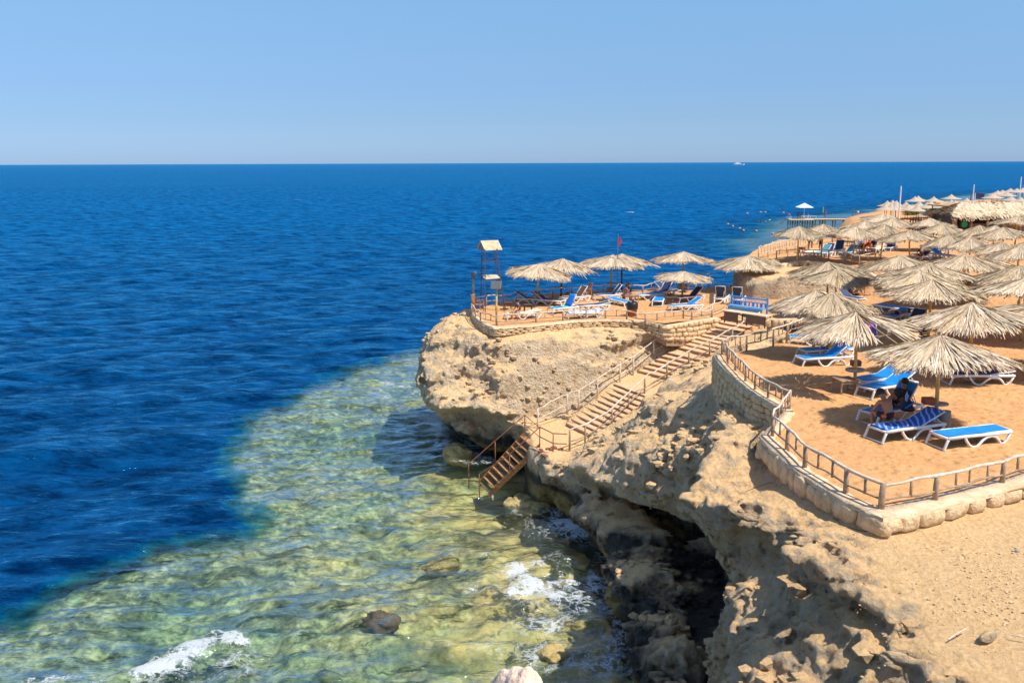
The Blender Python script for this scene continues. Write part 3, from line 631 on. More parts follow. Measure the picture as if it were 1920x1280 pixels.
# foam: lacy
fv = ND(nt, 'ShaderNodeTexVoronoi'); fv.feature = 'DISTANCE_TO_EDGE'; fv.inputs['Scale'].default_value = 2.6
fd = noise_node(nt, 1.7, 5, .7, pos)
vm = N.new('ShaderNodeVectorMath'); vm.operation = 'MULTIPLY_ADD'; L.new(fd.outputs['Color'], vm.inputs[0]); vm.inputs[1].default_value = (1.3, 1.3, 1.3); L.new(pos, vm.inputs[2]); L.new(vm.outputs[0], fv.inputs['Vector'])
lace = ramp(nt, fv.outputs['Distance'], [(0, (1, 1, 1)), (.10, (.55, .55, .55)), (.26, (0, 0, 0))])
ff = noise_node(nt, 4.5, 7, .8, pos)
fs = math_n(nt, 'ADD', math_n(nt, 'ADD', math_n(nt, 'MULTIPLY', af, 1.0), math_n(nt, 'MULTIPLY', lace.outputs[0], .42)), math_n(nt, 'MULTIPLY_ADD', ff.outputs[0], .9, -.45))
fm = ramp(nt, fs, [(.62, (0, 0, 0)), (.98, (1, 1, 1))]).outputs[0]
fm = math_n(nt, 'MULTIPLY', fm, ramp(nt, af, [(.12, (0, 0, 0)), (.3, (1, 1, 1))]).outputs[0])
fb_ = ND(nt, 'ShaderNodeBsdfDiffuse'); fb_.inputs[0].default_value = (.72, .76, .76, 1); L.new(bump(nt, ff.outputs[0], 1, .15), fb_.inputs['Normal'])
m3 = ND(nt, 'ShaderNodeMixShader'); L.new(fm, m3.inputs[0]); L.new(m2.outputs[0], m3.inputs[1]); L.new(fb_.outputs[0], m3.inputs[2])
L.new(m3.outputs[0], out.inputs[0])
sea = link('sea', sea_me, None, m); tag(sea, kind='structure')
# ------------------------------------------------------------------ object materials
M_thatch, nt, N, L, b = newmat('thatch')
at_ = ND(nt, 'ShaderNodeAttribute', attribute_name='shade')
tc = N.new('ShaderNodeTexCoord'); tn = noise_node(nt, 14, 3, .6, tc.outputs['Object'])
r_ = ramp(nt, at_.outputs['Fac'], [(0, (.15, .10, .05)), (.2, (.42, .30, .17)), (.55, (.70, .55, .37)), (.88, (.84, .72, .54)), (1, (.78, .56, .26))])
oi = N.new('ShaderNodeObjectInfo'); age = ramp(nt, oi.outputs['Random'], [(0, (.80, .76, .70)), (.5, (.97, .93, .88)), (1, (1, .98, .98))])
L.new(mixc(nt, 1.0, mixc(nt, 1.0, r_.outputs[0], ramp(nt, tn.outputs[0], [(.3, (.7, .68, .66)), (.6, (1, 1, 1))]).outputs[0], 'MULTIPLY'), age.outputs[0], 'MULTIPLY'), b.inputs['Base Color'])
b.inputs['Roughness'].default_value = .8; b.inputs['Specular IOR Level'].default_value = .2
M_pole = simple('weathered_pole', (.78, .54, .18), .7, .25, 6, bmp=.01, bscale=20, col2=(.45, .24, .07))
M_dpole = simple('dark_pole', (.12, .065, .04), .7, .2, 6, col2=(.05, .03, .02))
M_wood = simple('bleached_wood', (.76, .65, .51), .8, .2, 5, bmp=.015, bscale=18, col2=(.46, .33, .21))
M_brown = simple('brown_wood', (.46, .32, .20), .75, .2, 5, bmp=.01, bscale=18, col2=(.24, .14, .08))
M_teak = simple('varnished_wood', (.52, .24, .07), .5, .15, 6, col2=(.30, .12, .04))
M_darkw = simple('dark_wood', (.10, .065, .045), .6, .2, 6, col2=(.05, .03, .02))
M_white = simple('white_plastic', (.80, .79, .76), .4, .05, 4, col2=(.68, .65, .60))
M_blue = simple('blue_sling', (.0, .26, .72), .6, .05, 5, col2=(.0, .20, .60))
M_navy = simple('navy_sling', (.02, .045, .12), .6, .1, 5)
M_teal = simple('teal_sling', (.10, .34, .40), .6, .1, 5)
M_tray = simple('stone_tray', (.40, .35, .29), .8, .15, 12)
M_conc = simple('concrete', (.36, .29, .22), .9, .15, 9, bmp=.02, bscale=25)
M_cap = simple('lime_cap', (.76, .57, .37), .95, .12, 4, bmp=.05, bscale=7, col2=(.56, .36, .19))
M_stone = simple('coral_stone', (.80, .58, .34), .95, .2, 4, bmp=.08, bscale=10, col2=(.48, .31, .15))
M_grout = simple('wall_core', (.42, .29, .17), .95, .2, 6, bmp=.04)
M_rust = simple('rusty_steel', (.33, .12, .04), .8, .25, 7, bmp=.006, bscale=40, col2=(.11, .04, .022))
M_rust2 = simple('orange_rust', (.50, .20, .05), .8, .25, 9, col2=(.20, .07, .03))
M_tread = simple('rusted_tread', (.50, .28, .11), .75, .25, 5, col2=(.18, .07, .03))
M_red = simple('red_brick', (.30, .11, .08), .9, .2, 8)
M_step = simple('step_edge', (.42, .26, .15), .9, .2, 8, bmp=.03)
M_tread2 = simple('step_fill', (.76, .47, .25), .95, .15, 4, bmp=.03, bscale=12, col2=(.62, .35, .17))
M_metal = simple('grey_metal', (.22, .22, .21), .5, .1, 8, metal=.6)
M_glass = simple('lamp_glass', (.10, .10, .09), .15, .1, 3)
M_black = simple('black_plastic', (.02, .02, .022), .35, .1, 8)
M_terra = simple('terracotta', (.33, .09, .04), .7, .1, 8)
M_lblue = simple('painted_blue', (.10, .42, .80), .5, .1, 5, col2=(.06, .32, .66))
M_wicker = simple('woven_brown', (.22, .13, .085), .8, .2, 30, bmp=.01, bscale=60)
M_canvas = simple('cream_canvas', (.50, .39, .28), .85, .06, 3, col2=(.42, .32, .22))
M_canvas2 = simple('tan_canvas', (.42, .25, .13), .85, .08, 3)
M_whitec = simple('white_canvas', (.86, .86, .86), .8, .03, 3)
M_skin = simple('tanned_skin', (.36, .17, .09), .55, .08, 4, col2=(.30, .13, .07))
M_skin2 = simple('pale_skin', (.62, .34, .23), .55, .08, 4, col2=(.52, .27, .17))
M_hair = simple('dark_hair', (.02, .014, .01), .6, .1, 20)
M_cblack = simple('black_cloth', (.018, .018, .022), .85, .1, 10)
M_cnavy = simple('navy_cloth', (.02, .03, .09), .8, .1, 8)
M_cred = simple('red_cloth', (.55, .05, .04), .8, .1, 8)
M_corange = simple('orange_cloth', (.85, .13, .02), .8, .1, 8)
M_cpink = simple('pink_cloth', (.72, .15, .30), .8, .1, 8)
M_cgrey = simple('grey_cloth', (.30, .32, .34), .85, .1, 8)
M_brownc = simple('brown_cloth', (.16, .08, .05), .85, .1, 8)
M_cwhite = simple('white_cloth', (.78, .78, .80), .85, .05, 6)
M_green = simple('green_cloth', (.04, .34, .08), .8, .2, 4)
M_lime = simple('lime_cloth', (.50, .68, .05), .8, .1, 4)
M_bottle = simple('blue_plastic', (.15, .45, .75), .2, .1, 5)
M_leaf = simple('yellow_green_leaf', (.24, .26, .06), .8, .2, 5, col2=(.12, .14, .03))
M_buoy = simple('orange_plastic', (.85, .30, .06), .5, .1, 4)
def towel_mat(name, a, b_, scale, rot=0, thr=.5):
    m, nt, N, L, b = newmat(name); tc = N.new('ShaderNodeTexCoord'); mp = N.new('ShaderNodeMapping'); mp.inputs['Rotation'].default_value = (0, 0, rot)
    L.new(tc.outputs['Object'], mp.inputs[0]); wv = N.new('ShaderNodeTexWave'); wv.inputs['Scale'].default_value = scale; wv.inputs['Distortion'].default_value = 3.5
    L.new(mp.outputs[0], wv.inputs[0]); r = ramp(nt, wv.outputs[0], [(thr-.06, a), (thr+.06, b_)]); L.new(r.outputs[0], b.inputs['Base Color'])
    b.inputs['Roughness'].default_value = .9; return m
M_tow_blue = towel_mat('patterned_blue_towel', (.02, .09, .42), (.20, .42, .78), 2.2, .6, .72)
M_tow_or = towel_mat('orange_striped_towel', (.85, .36, .05), (.85, .82, .76), 1.6)
M_tow_teal = towel_mat('teal_blue_towel', (.01, .45, .42), (.0, .18, .62), .35, 0, .45)
M_tow_wh = towel_mat('white_blue_towel', (.74, .78, .86), (.25, .40, .75), .7, 0, .72)
M_tow_pur = towel_mat('purple_towel', (.12, .10, .55), (.75, .18, .12), .9, 0, .75)
# ------------------------------------------------------------------ finding the sand
def S(px, py, z=7.5):
    for _ in range(30):
        p = P(px, py, z); z = .5*z+.5*float(sand_surface(np.array([p[0]]), np.array([p[1]]))[0])
    return P(px, py, z)
def S_at(x, y): return float(sand_surface(np.array([x]), np.array([y]))[0])
def farz_at(x, y): return float(far_z(np.array([x], np.float32), np.array([y], np.float32))[0])
# ------------------------------------------------------------------ thatched umbrella
def thatch_mesh(name, seed, R=1.9, zt=2.45, drop=.62, n=2700, gap=None, ragged=0, wmul=1.0):
    rg = np.random.RandomState(seed)
    fr = rg.rand(n); tier = np.digitize(fr, [.16, .42])
    r0 = np.choose(tier, [rg.uniform(0, .12, n), rg.uniform(.10, .45, n), rg.uniform(.35, .78, n)])*R
    r1 = np.choose(tier, [rg.uniform(.4, .8, n), rg.uniform(.65, 1.0, n), rg.uniform(.90, 1.05, n)])*R
    a = rg.rand(n)*2*math.pi
    lobes = 1+.035*np.sin(a*8+seed)+.03*np.sin(a*13+seed*2); r1 = r1*lobes
    if ragged: r1 *= 1+ragged*(rg.rand(n)-.4)*(rg.rand(n) < .3)
    if gap is not None:
        dd = (a-gap[0]+math.pi) % (2*math.pi)-math.pi; keep = np.abs(dd) > gap[1]; a, r0, r1 = a[keep], r0[keep], r1[keep]; n = len(a)
    wd = rg.uniform(.007, .026, n)*wmul; lift = rg.rand(n)**2*.07; da = rg.normal(0, .05, n); droop = rg.uniform(.0, .15, n)*(rg.rand(n) < .7)*(r1 > .85*R)
    shade = np.clip(rg.normal(.58, .2, n), 0, 1)
    segs = 4; ts = np.linspace(0, 1, segs+1); V = []; SH = []
    for k, t in enumerate(ts):
        r = r0+(r1-r0)*t; an = a+da*(t-.4)
        rr_ = r/R; z = zt-drop*(rr_**.92) + lift*(1-.4*t) + .06*np.sin(an*8+seed)*rr_+.07*np.sin(an*3+seed*1.7)*rr_**2 - droop*np.clip(t-.7, 0, 1)/.3
        w_ = wd*(.55+.9*t if k < segs else .35)
        x, y = r*np.cos(an), r*np.sin(an); tx, ty = -np.sin(an), np.cos(an); tw = rg.normal(0, .35, n)
        for s in (-1, 1):
            V.append(np.stack([x+tx*w_*s, y+ty*w_*s, z+w_*s*tw], 1)); SH.append(shade)
    V = np.stack(V, 1); nv = V.shape[1]; idx = np.arange(n)[:, None]*nv
    Q = np.concatenate([idx+np.array([[2*k, 2*k+1, 2*k+3, 2*k+2]]) for k in range(segs)])
    me = npmesh(name, V.reshape(-1, 3), Q, False)
    at_ = me.attributes.new('shade', 'FLOAT', 'POINT'); at_.data.foreach_set('value', np.repeat(shade, nv).astype(np.float32))
    me.materials.append(M_thatch); return me
CAN = [thatch_mesh('canopy', i, wmul=1.0) for i in range(4)]
CAN_gap = thatch_mesh('canopy', 11, n=1500, gap=(-.9, .30)); CAN_rag = thatch_mesh('canopy', 12, n=1400, ragged=.5)
def make_umbrella(can, pole_mat, tray=True, foot=True):
    r = empty('thatched_umbrella')
    link('canopy', can, r)
    mb = MB(); mb.tube([(0, 0, -.15), (.01, 0, .8), (.0, .01, 1.7), (0, 0, 2.42)], [.06, .055, .05, .045], 10); mb.build('pole', pole_mat, r, True)
    fr = MB()
    for k in range(8):
        a = k*math.pi/4; fr.tube([(0, 0, 2.36), (math.cos(a)*1.75, math.sin(a)*1.75, 1.76)], .022, 5)
        b2 = a+math.pi/4; fr.tube([(math.cos(a)*1.2, math.sin(a)*1.2, 1.93), (math.cos(b2)*1.2, math.sin(b2)*1.2, 1.93)], .016, 5)
    fr.build('frame', M_brown, r)
    if tray: MB().lathe([(.02, 0), (.30, 0), (.31, .02), (.30, .045), (.02, .045)], (0, 0, .62), 18).build('tray', M_tray, r)
    if foot: MB().box((0, 0, .12), (.46, .46, .36), taper=.93).build('footing', M_conc, r, bevel=.02)
    return r
UPROTO = {}
ucount = [0]
def put_umbrella(ax, ay, wpx, label, group, var=None, pole='light', tray=True, foot=True, hgt=2.45, gz=None, tilt=0, rz=None):
    Z = wpx and F*3.8/wpx; z = 8.0 if gz is None else gz
    for _ in range(40):
        p = P(ax, ay, z+hgt)
        if gz is None: z = .5*z+.5*S_at(p[0], p[1])
    _, _, Z = proj(p); R = wpx*Z/(2*F)
    R = min(max(R, 1.55), 2.2)
    v = var if var is not None else ucount[0] % 4
    key = (v, pole, tray, foot)
    if key not in UPROTO:
        can = CAN_gap if v == 'gap' else CAN_rag if v == 'ragged' else CAN[v]
        o = UPROTO[key] = make_umbrella(can, M_pole if pole == 'light' else M_dpole, tray, foot)
    else: o = copy_tree(UPROTO[key])
    o.location = (p[0], p[1], z); o.scale = (R/1.9, R/1.9, hgt/2.45)
    o.rotation_euler = (tilt*.6+.05*math.sin(ucount[0]*1.9), tilt+.05*math.sin(ucount[0]*2.7+1), (ucount[0]*2.39 % 6.28) if rz is None else rz)
    tag(o, label, 'thatched umbrella', group); ucount[0] += 1
    return o
# ------------------------------------------------------------------ sun lounger
def lounger_leg(y):
    mb = MB()
    mb.tube([(.03, y, .30), (-.02, y, .22), (-.10, y, .03), (-.10, y, .0)], .036, 6)
    mb.tube([(.52, y, .30), (.56, y, .20), (.66, y, .08), (.78, y, .01), (.90, y, .01), (.99, y, .08), (1.08, y, .17), (1.20, y, .235), (1.34, y, .25), (1.47, y, .22), (1.57, y, .13), (1.64, y, .02), (1.74, y, .01), (1.85, y, .12), (1.94, y, .29)], .036, 6)
    return mb
LPROTO = {}
def make_lounger(ang, sling, towel=None):
    r = empty('sun_lounger')
    fr = MB()
    for y in (-.31, .31): fr.tube([(0, y, .30), (.5, y, .31), (1.3, y, .30), (1.97, y, .30)], .044, 6)
    for x in (0.0, 1.20, 1.96): fr.tube([(x, -.31, .30), (x, .31, .30)], .036, 6)
    fr.tube([(-.10, -.31, .03), (-.10, .31, .03)], .02, 6)
    fr.build('frame', M_white, r, True)
    for y in (-.31, .31): lounger_leg(y).build('leg', M_white, r, True)
    st = MB(); n = 8
    vs = []
    for i in range(n+1):
        x = .03+1.17*i/n; sag = -.03*math.sin(math.pi*i/n)
        for y, e in ((-.27, 0), (-.13, sag), (.13, sag), (.27, 0)): vs.append((x, y, .345+e))
    fs = [(i*4+j, (i+1)*4+j, (i+1)*4+j+1, i*4+j+1) for i in range(n) for j in range(3)]
    st.add(vs, fs); st.add([(a, b_, c-.012) for a, b_, c in vs], [f[::-1] for f in fs]); st.build('seat_sling', sling, r, True)
    ca, sa = math.cos(ang), math.sin(ang); bk = MB(); vs = []
    for i in range(6):
        d = .78*i/5
        for y in (-.27, -.1, .1, .27):
            e = -.02*math.sin(math.pi*i/5)*(abs(y) < .2); vs.append((1.2+d*ca-e*sa, y, .345+d*sa+e*ca))
    fs = [(i*4+j, (i+1)*4+j, (i+1)*4+j+1, i*4+j+1) for i in range(5) for j in range(3)]
    bk.add(vs, fs); bk.add([(a+.012*sa, b_, c-.012*ca) for a, b_, c in vs], [f[::-1] for f in fs]); bo = bk.build('backrest', sling, r, True)
    bf = MB()
    for y in (-.29, .29): bf.tube([(1.2, y, .335), (1.2+.79*ca, y, .335+.79*sa)], .02, 6)
    bf.tube([(1.2+.79*ca, -.29, .335+.79*sa), (1.2+.79*ca, .29, .335+.79*sa)], .02, 6)
    if ang > .2:
        for y in (-.24, .24): bf.tube([(1.2+.5*ca, y, .33+.5*sa), (1.2+.5*ca+.25, y, .31)], .012, 5)
    bf.build('backrest_frame', M_white, bo, True)
    if towel:
        tw = MB(); vs = []
        path = [(-.0, .375)]+[(.1+i*.12, .365) for i in range(10)]+[(1.2+.78*i/5*ca-.03*sa, .37+.78*i/5*sa) for i in range(6)]+[(1.2+.8*ca+.06, .34+.76*sa)]
        for i, (x, z) in enumerate(path):
            for j, y in enumerate((-.31, -.2, -.07, .07, .2, .31)):
                vs.append((x, y+.02*math.sin(i*1.3), z+.018*math.sin(i*1.7+j*2.1)-(.05 if abs(y) > .3 else 0)))
        nr = len(path); tw.add(vs, [(i*6+j, (i+1)*6+j, (i+1)*6+j+1, i*6+j+1) for i in range(nr-1) for j in range(5)])
        o = tw.build('beach_towel', towel, r, True); m_ = o.modifiers.new('thick', 'SOLIDIFY'); m_.thickness = .012
    return r
def put_lounger(f, h, ang, sling, label, group, towel=None, z=None):
    """f, h: ground points under the foot end and the head end"""
    a = S(*f) if z is None else P(f[0], f[1], z); c = S(*h) if z is None else P(h[0], h[1], z); mid = (a+c)/2; d = (c-a)[:2]; rz = math.atan2(d[1], d[0])
    key = (round(ang, 2), sling.name, towel.name if towel else '')
    o = copy_tree(LPROTO[key]) if key in LPROTO else make_lounger(ang, sling, towel)
    LPROTO.setdefault(key, o)
    o.location = (mid[0]-math.cos(rz)*.97, mid[1]-math.sin(rz)*.97, min(a[2], c[2]) if z is None else z); o.rotation_euler = (0, 0, rz)
    tag(o, label, 'sun lounger', group); return o
# ------------------------------------------------------------------ rustic fence
def wob(pts, seed, amp=.035, step=.35):
    rg = random.Random(seed); out = [Vector(pts[0])]
    for a, b_ in zip(pts[:-1], pts[1:]):
        a = Vector(a); b_ = Vector(b_); n = max(2, int((b_-a).length/step))
        for i in range(1, n+1):
            q = a.lerp(b_, i/n)
            if i < n: q = q+Vector((rg.gauss(0, amp*.5), rg.gauss(0, amp*.5), rg.gauss(0, amp)))
            out.append(q)
    return out
def fence(pts, h, label, group=None, low=.42, pick=.75, rail_mat=None, post_mat=None, seed=1, rr=.032, name='rustic_fence', loc=None, last=True, closed_low=True, pr=.042, pickfrac=.8):
    pts = [Vector([float(c) for c in p]) for p in pts]; o = empty(name, pts[0]); rg = random.Random(seed)
    off = pts[0]; L_ = [p-off for p in pts]
    tag(o, label, 'fence', group)
    tops = [p+Vector((0, 0, h*(1+rg.uniform(-.04, .04)))) for p in L_]
    for i, p in enumerate(L_):
        if i == len(L_)-1 and not last: break
        mb = MB(); k = rg.uniform(.9, 1.2)
        mb.tube([p-Vector((0, 0, .25)), p.lerp(tops[i], .5)+Vector((rg.gauss(0, .012), rg.gauss(0, .012), 0)), tops[i]+Vector((0, 0, .02))], [pr*k*1.05, pr*k, pr*k*.9], 7)
        mb.build('post', post_mat or M_brown, o, True)
    wr = wob(tops, seed+5, .03, .4)
    MB().tube(wr, [rr*rg.uniform(.8, 1.2) for _ in wr], 7).build('top_rail', rail_mat or M_wood, o, True)
    lows = [p.lerp(t, low) for p, t in zip(L_, tops)]
    if closed_low:
        wl = wob(lows, seed+9, .02, .4)
        MB().tube(wl, [rr*.75*rg.uniform(.8, 1.2) for _ in wl], 6).build('lower_rail', post_mat or M_brown, o, True)
    if pick:
        mb_all = []
        for i in range(len(L_)-1):
            d = (L_[i+1]-L_[i]).length; n = max(1, int(round(d/pick)))
            for j in range(1, n):
                t = j/n+rg.uniform(-.04, .04); a = lows[i].lerp(lows[i+1], t); c = tops[i].lerp(tops[i+1], t)
                MB().tube([a-Vector((0, 0, .03)), c], rr*.72*rg.uniform(.8, 1.2), 6).build('picket', post_mat or M_brown, o, True)
    return o
# ------------------------------------------------------------------ stone wall
def stone_wall(line, ztop, zbot, label, seed=1, size=.42, cap=.32, inward=None, mat=None, name='stone_wall', group=None, capmat=None, depth=.26):
    """line: plan points along the outer face; ztop/zbot lists or numbers"""
    n = len(line); zt = ztop if hasattr(ztop, '__len__') else [ztop]*n; zb = zbot if hasattr(zbot, '__len__') else [zbot]*n
    org = Vector((line[0][0], line[0][1], zb[0])); o = empty(name, org, 0, label, 'stone wall', group)
    rg = random.Random(seed); st = MB(); core = MB(); cp = MB(); sgn = 1 if inward is None else inward
    # resample
    pts = []; 
    for i in range(n-1):
        a = Vector((line[i][0], line[i][1])); b_ = Vector((line[i+1][0], line[i+1][1])); L_ = (b_-a).length; k = max(1, int(L_/(.12)))
        for j in range(k): t = j/k; pts.append((a.lerp(b_, t), zt[i]+(zt[i+1]-zt[i])*t, zb[i]+(zb[i+1]-zb[i])*t))
    pts.append((Vector(line[-1][:2]), zt[-1], zb[-1]))
    nr = []
    for i in range(len(pts)):
        d = pts[min(i+3, len(pts)-1)][0]-pts[max(i-3, 0)][0]; d.normalize(); nr.append(Vector((-d.y, d.x))*sgn)
    # core
    vs = []
    for (p, a, c), q in zip(pts, nr):
        e = p+q*.07; g = p+q*(cap+.05)
        vs += [(e.x-org.x, e.y-org.y, c-org.z-.3), (e.x-org.x, e.y-org.y, a-org.z-.03), (g.x-org.x, g.y-org.y, a-org.z-.03)]
    core.add(vs, [(i*3+j, (i+1)*3+j, (i+1)*3+j+1, i*3+j+1) for i in range(len(pts)-1) for j in (0, 1)]).build('core', M_grout, o)
    # stones
    s = 0.0; tot = len(pts)*.12; rows = {}
    maxh = max(a-c for _, a, c in pts); nrow = max(1, int(round(maxh/size/.8)))
    for r in range(nrow):
        s = rg.uniform(-.2, 0)
        while s < tot-.1:
            wd = size*rg.uniform(.6, 1.7); i = int(min(max((s+wd/2)/.12, 0), len(pts)-1)); p, a, c = pts[i]; q = nr[i]
            hh = (a-c)/nrow; zc = c+hh*(r+.5); t = Vector((q.y, -q.x))
            if hh > .1:
                m = Matrix(((t.x, q.x, 0), (t.y, q.y, 0), (0, 0, 1)))
                bm = MB().blob((0, 0, 0), (1, 1, 1), rg.randint(0, 9999), 2, .30, 1.5)
                # squash to a blocky stone
                V_ = np.array(bm.v); V_ = np.sign(V_)*np.abs(V_)**.5
                V_ = V_*np.array([wd*.49, depth*.62, hh*.54*rg.uniform(.85, 1.12)])
                V_ = V_@np.array(m).T+np.array([p.x+q.x*.11-org.x, p.y+q.y*.11-org.y, zc-org.z-.015])
                st.add(V_, bm.f)
            s += wd*.93
    st.build('stones', mat or M_stone, o, True)
    if cap:
        vs = []
        for k, ((p, a, c), q) in enumerate(zip(pts, nr)):
            j = .03*math.sin(k*.9+seed)+.02*math.sin(k*2.3)
            e = p+q*(.0+j*.4); g = p+q*(cap+j)
            vs += [(e.x-org.x, e.y-org.y, a-org.z-.06), (e.x-org.x, e.y-org.y, a-org.z+.035), (g.x-org.x, g.y-org.y, a-org.z+.04), (g.x-org.x, g.y-org.y, a-org.z-.06)]
        cp.add(vs, [(i*4+j, (i+1)*4+j, (i+1)*4+j+1, i*4+j+1) for i in range(len(pts)-1) for j in (0, 1, 2)]).build('cap', capmat or M_cap, o, True)
    return o
# ------------------------------------------------------------------ figures
def skin_mesh(name, J, E, mat, parent, sub=2):
    """J: {name: (pos, radius)}; E: edges; first joint is the root"""
    keys = list(J); me = bpy.data.meshes.new(name); me.from_pydata([J[k][0] for k in keys], [(keys.index(a), keys.index(b_)) for a, b_ in E], []); me.update()
    o = bpy.data.objects.new('tmp', me); COL.objects.link(o)
    o.modifiers.new('s', 'SKIN'); me.skin_vertices or me.attributes
    for i, k in enumerate(keys):
        r = J[k][1]; sv = me.skin_vertices[0].data[i]; sv.radius = r if hasattr(r, '__len__') else (r, r); sv.use_root = (i == 0)
    o.modifiers.new('u', 'SUBSURF').levels = sub
    dg = bpy.context.evaluated_depsgraph_get(); m2 = bpy.data.meshes.new_from_object(o.evaluated_get(dg)); bpy.data.objects.remove(o)
    m2.name = name; m2.polygons.foreach_set('use_smooth', [True]*len(m2.polygons))
    return link(name, m2, parent, mat)
POSE = {
 'stand': dict(pel=(0, 0, .93), che=(0, 0, 1.28), nek=(0, 0, 1.47), hed=(.02, 0, 1.63), shl=(0, .19, 1.42), shr=(0, -.19, 1.42), ell=(.0, .25, 1.14), elr=(-.0, -.25, 1.14), hal=(.06, .24, .90), har=(.06, -.24, .90),
               hil=(0, .09, .90), hir=(0, -.09, .90), knl=(.02, .11, .50), knr=(.04, -.10, .50), anl=(0, .12, .09), anr=(.02, -.12, .09), tol=(.15, .14, .03), tor=(.17, -.14, .03)),
 'lounge': dict(pel=(0, 0, .12), che=(-.26, 0, .36), nek=(-.37, 0, .50), hed=(-.36, 0, .66), shl=(-.34, .18, .46), shr=(-.34, -.18, .46), ell=(-.18, .24, .26), elr=(-.16, -.24, .28), hal=(.03, .22, .20), har=(.06, -.20, .22),
                hil=(.02, .09, .12), hir=(.02, -.09, .12), knl=(.34, .12, .46), knr=(.42, -.12, .16), anl=(.56, .13, .09), anr=(.82, -.13, .08), tol=(.70, .14, .05), tor=(.88, -.14, .18)),
 'sit': dict(pel=(0, 0, .10), che=(.04, 0, .42), nek=(.10, 0, .58), hed=(.15, 0, .72), shl=(.08, .18, .53), shr=(.08, -.18, .53), ell=(.20, .25, .28), elr=(.20, -.25, .28), hal=(.40, .15, .20), har=(.40, -.15, .20),
             hil=(.04, .10, .10), hir=(.04, -.10, .10), knl=(.46, .14, .14), knr=(.46, -.14, .14), anl=(.44, .14, -.27), anr=(.44, -.14, -.27), tol=(.58, .15, -.32), tor=(.58, -.15, -.32)),
 'hunch': dict(pel=(0, 0, .10), che=(.13, 0, .38), nek=(.26, 0, .53), hed=(.37, 0, .62), shl=(.22, .19, .48), shr=(.22, -.19, .48), ell=(.34, .24, .24), elr=(.34, -.24, .24), hal=(.52, .12, .16), har=(.52, -.12, .16),
             hil=(.04, .11, .10), hir=(.04, -.11, .10), knl=(.44, .20, .15), knr=(.44, -.20, .15), anl=(.40, .20, -.27), anr=(.40, -.20, -.27), tol=(.54, .22, -.32), tor=(.54, -.22, -.32)),
 'lie': dict(pel=(0, 0, .12), che=(-.34, 0, .13), nek=(-.52, 0, .14), hed=(-.68, 0, .16), shl=(-.46, .18, .13), shr=(-.46, -.18, .13), ell=(-.22, .28, .10), elr=(-.22, -.28, .10), hal=(.02, .28, .10), har=(.02, -.28, .10),
             hil=(.04, .09, .12), hir=(.04, -.09, .12), knl=(.46, .10, .20), knr=(.46, -.10, .14), anl=(.86, .11, .09), anr=(.86, -.11, .09), tol=(.90, .11, .20), tor=(.90, -.11, .20)),
 'bend': dict(pel=(0, 0, .90), che=(.26, 0, 1.10), nek=(.42, 0, 1.16), hed=(.54, 0, 1.12), shl=(.36, .18, 1.12), shr=(.36, -.18, 1.12), ell=(.40, .22, .84), elr=(.40, -.22, .84), hal=(.50, .16, .62), har=(.50, -.16, .62),
             hil=(0, .09, .88), hir=(0, -.09, .88), knl=(.06, .11, .48), knr=(.06, -.11, .48), anl=(-.02, .12, .09), anr=(-.02, -.12, .09), tol=(.14, .13, .03), tor=(.14, -.13, .03)),
}
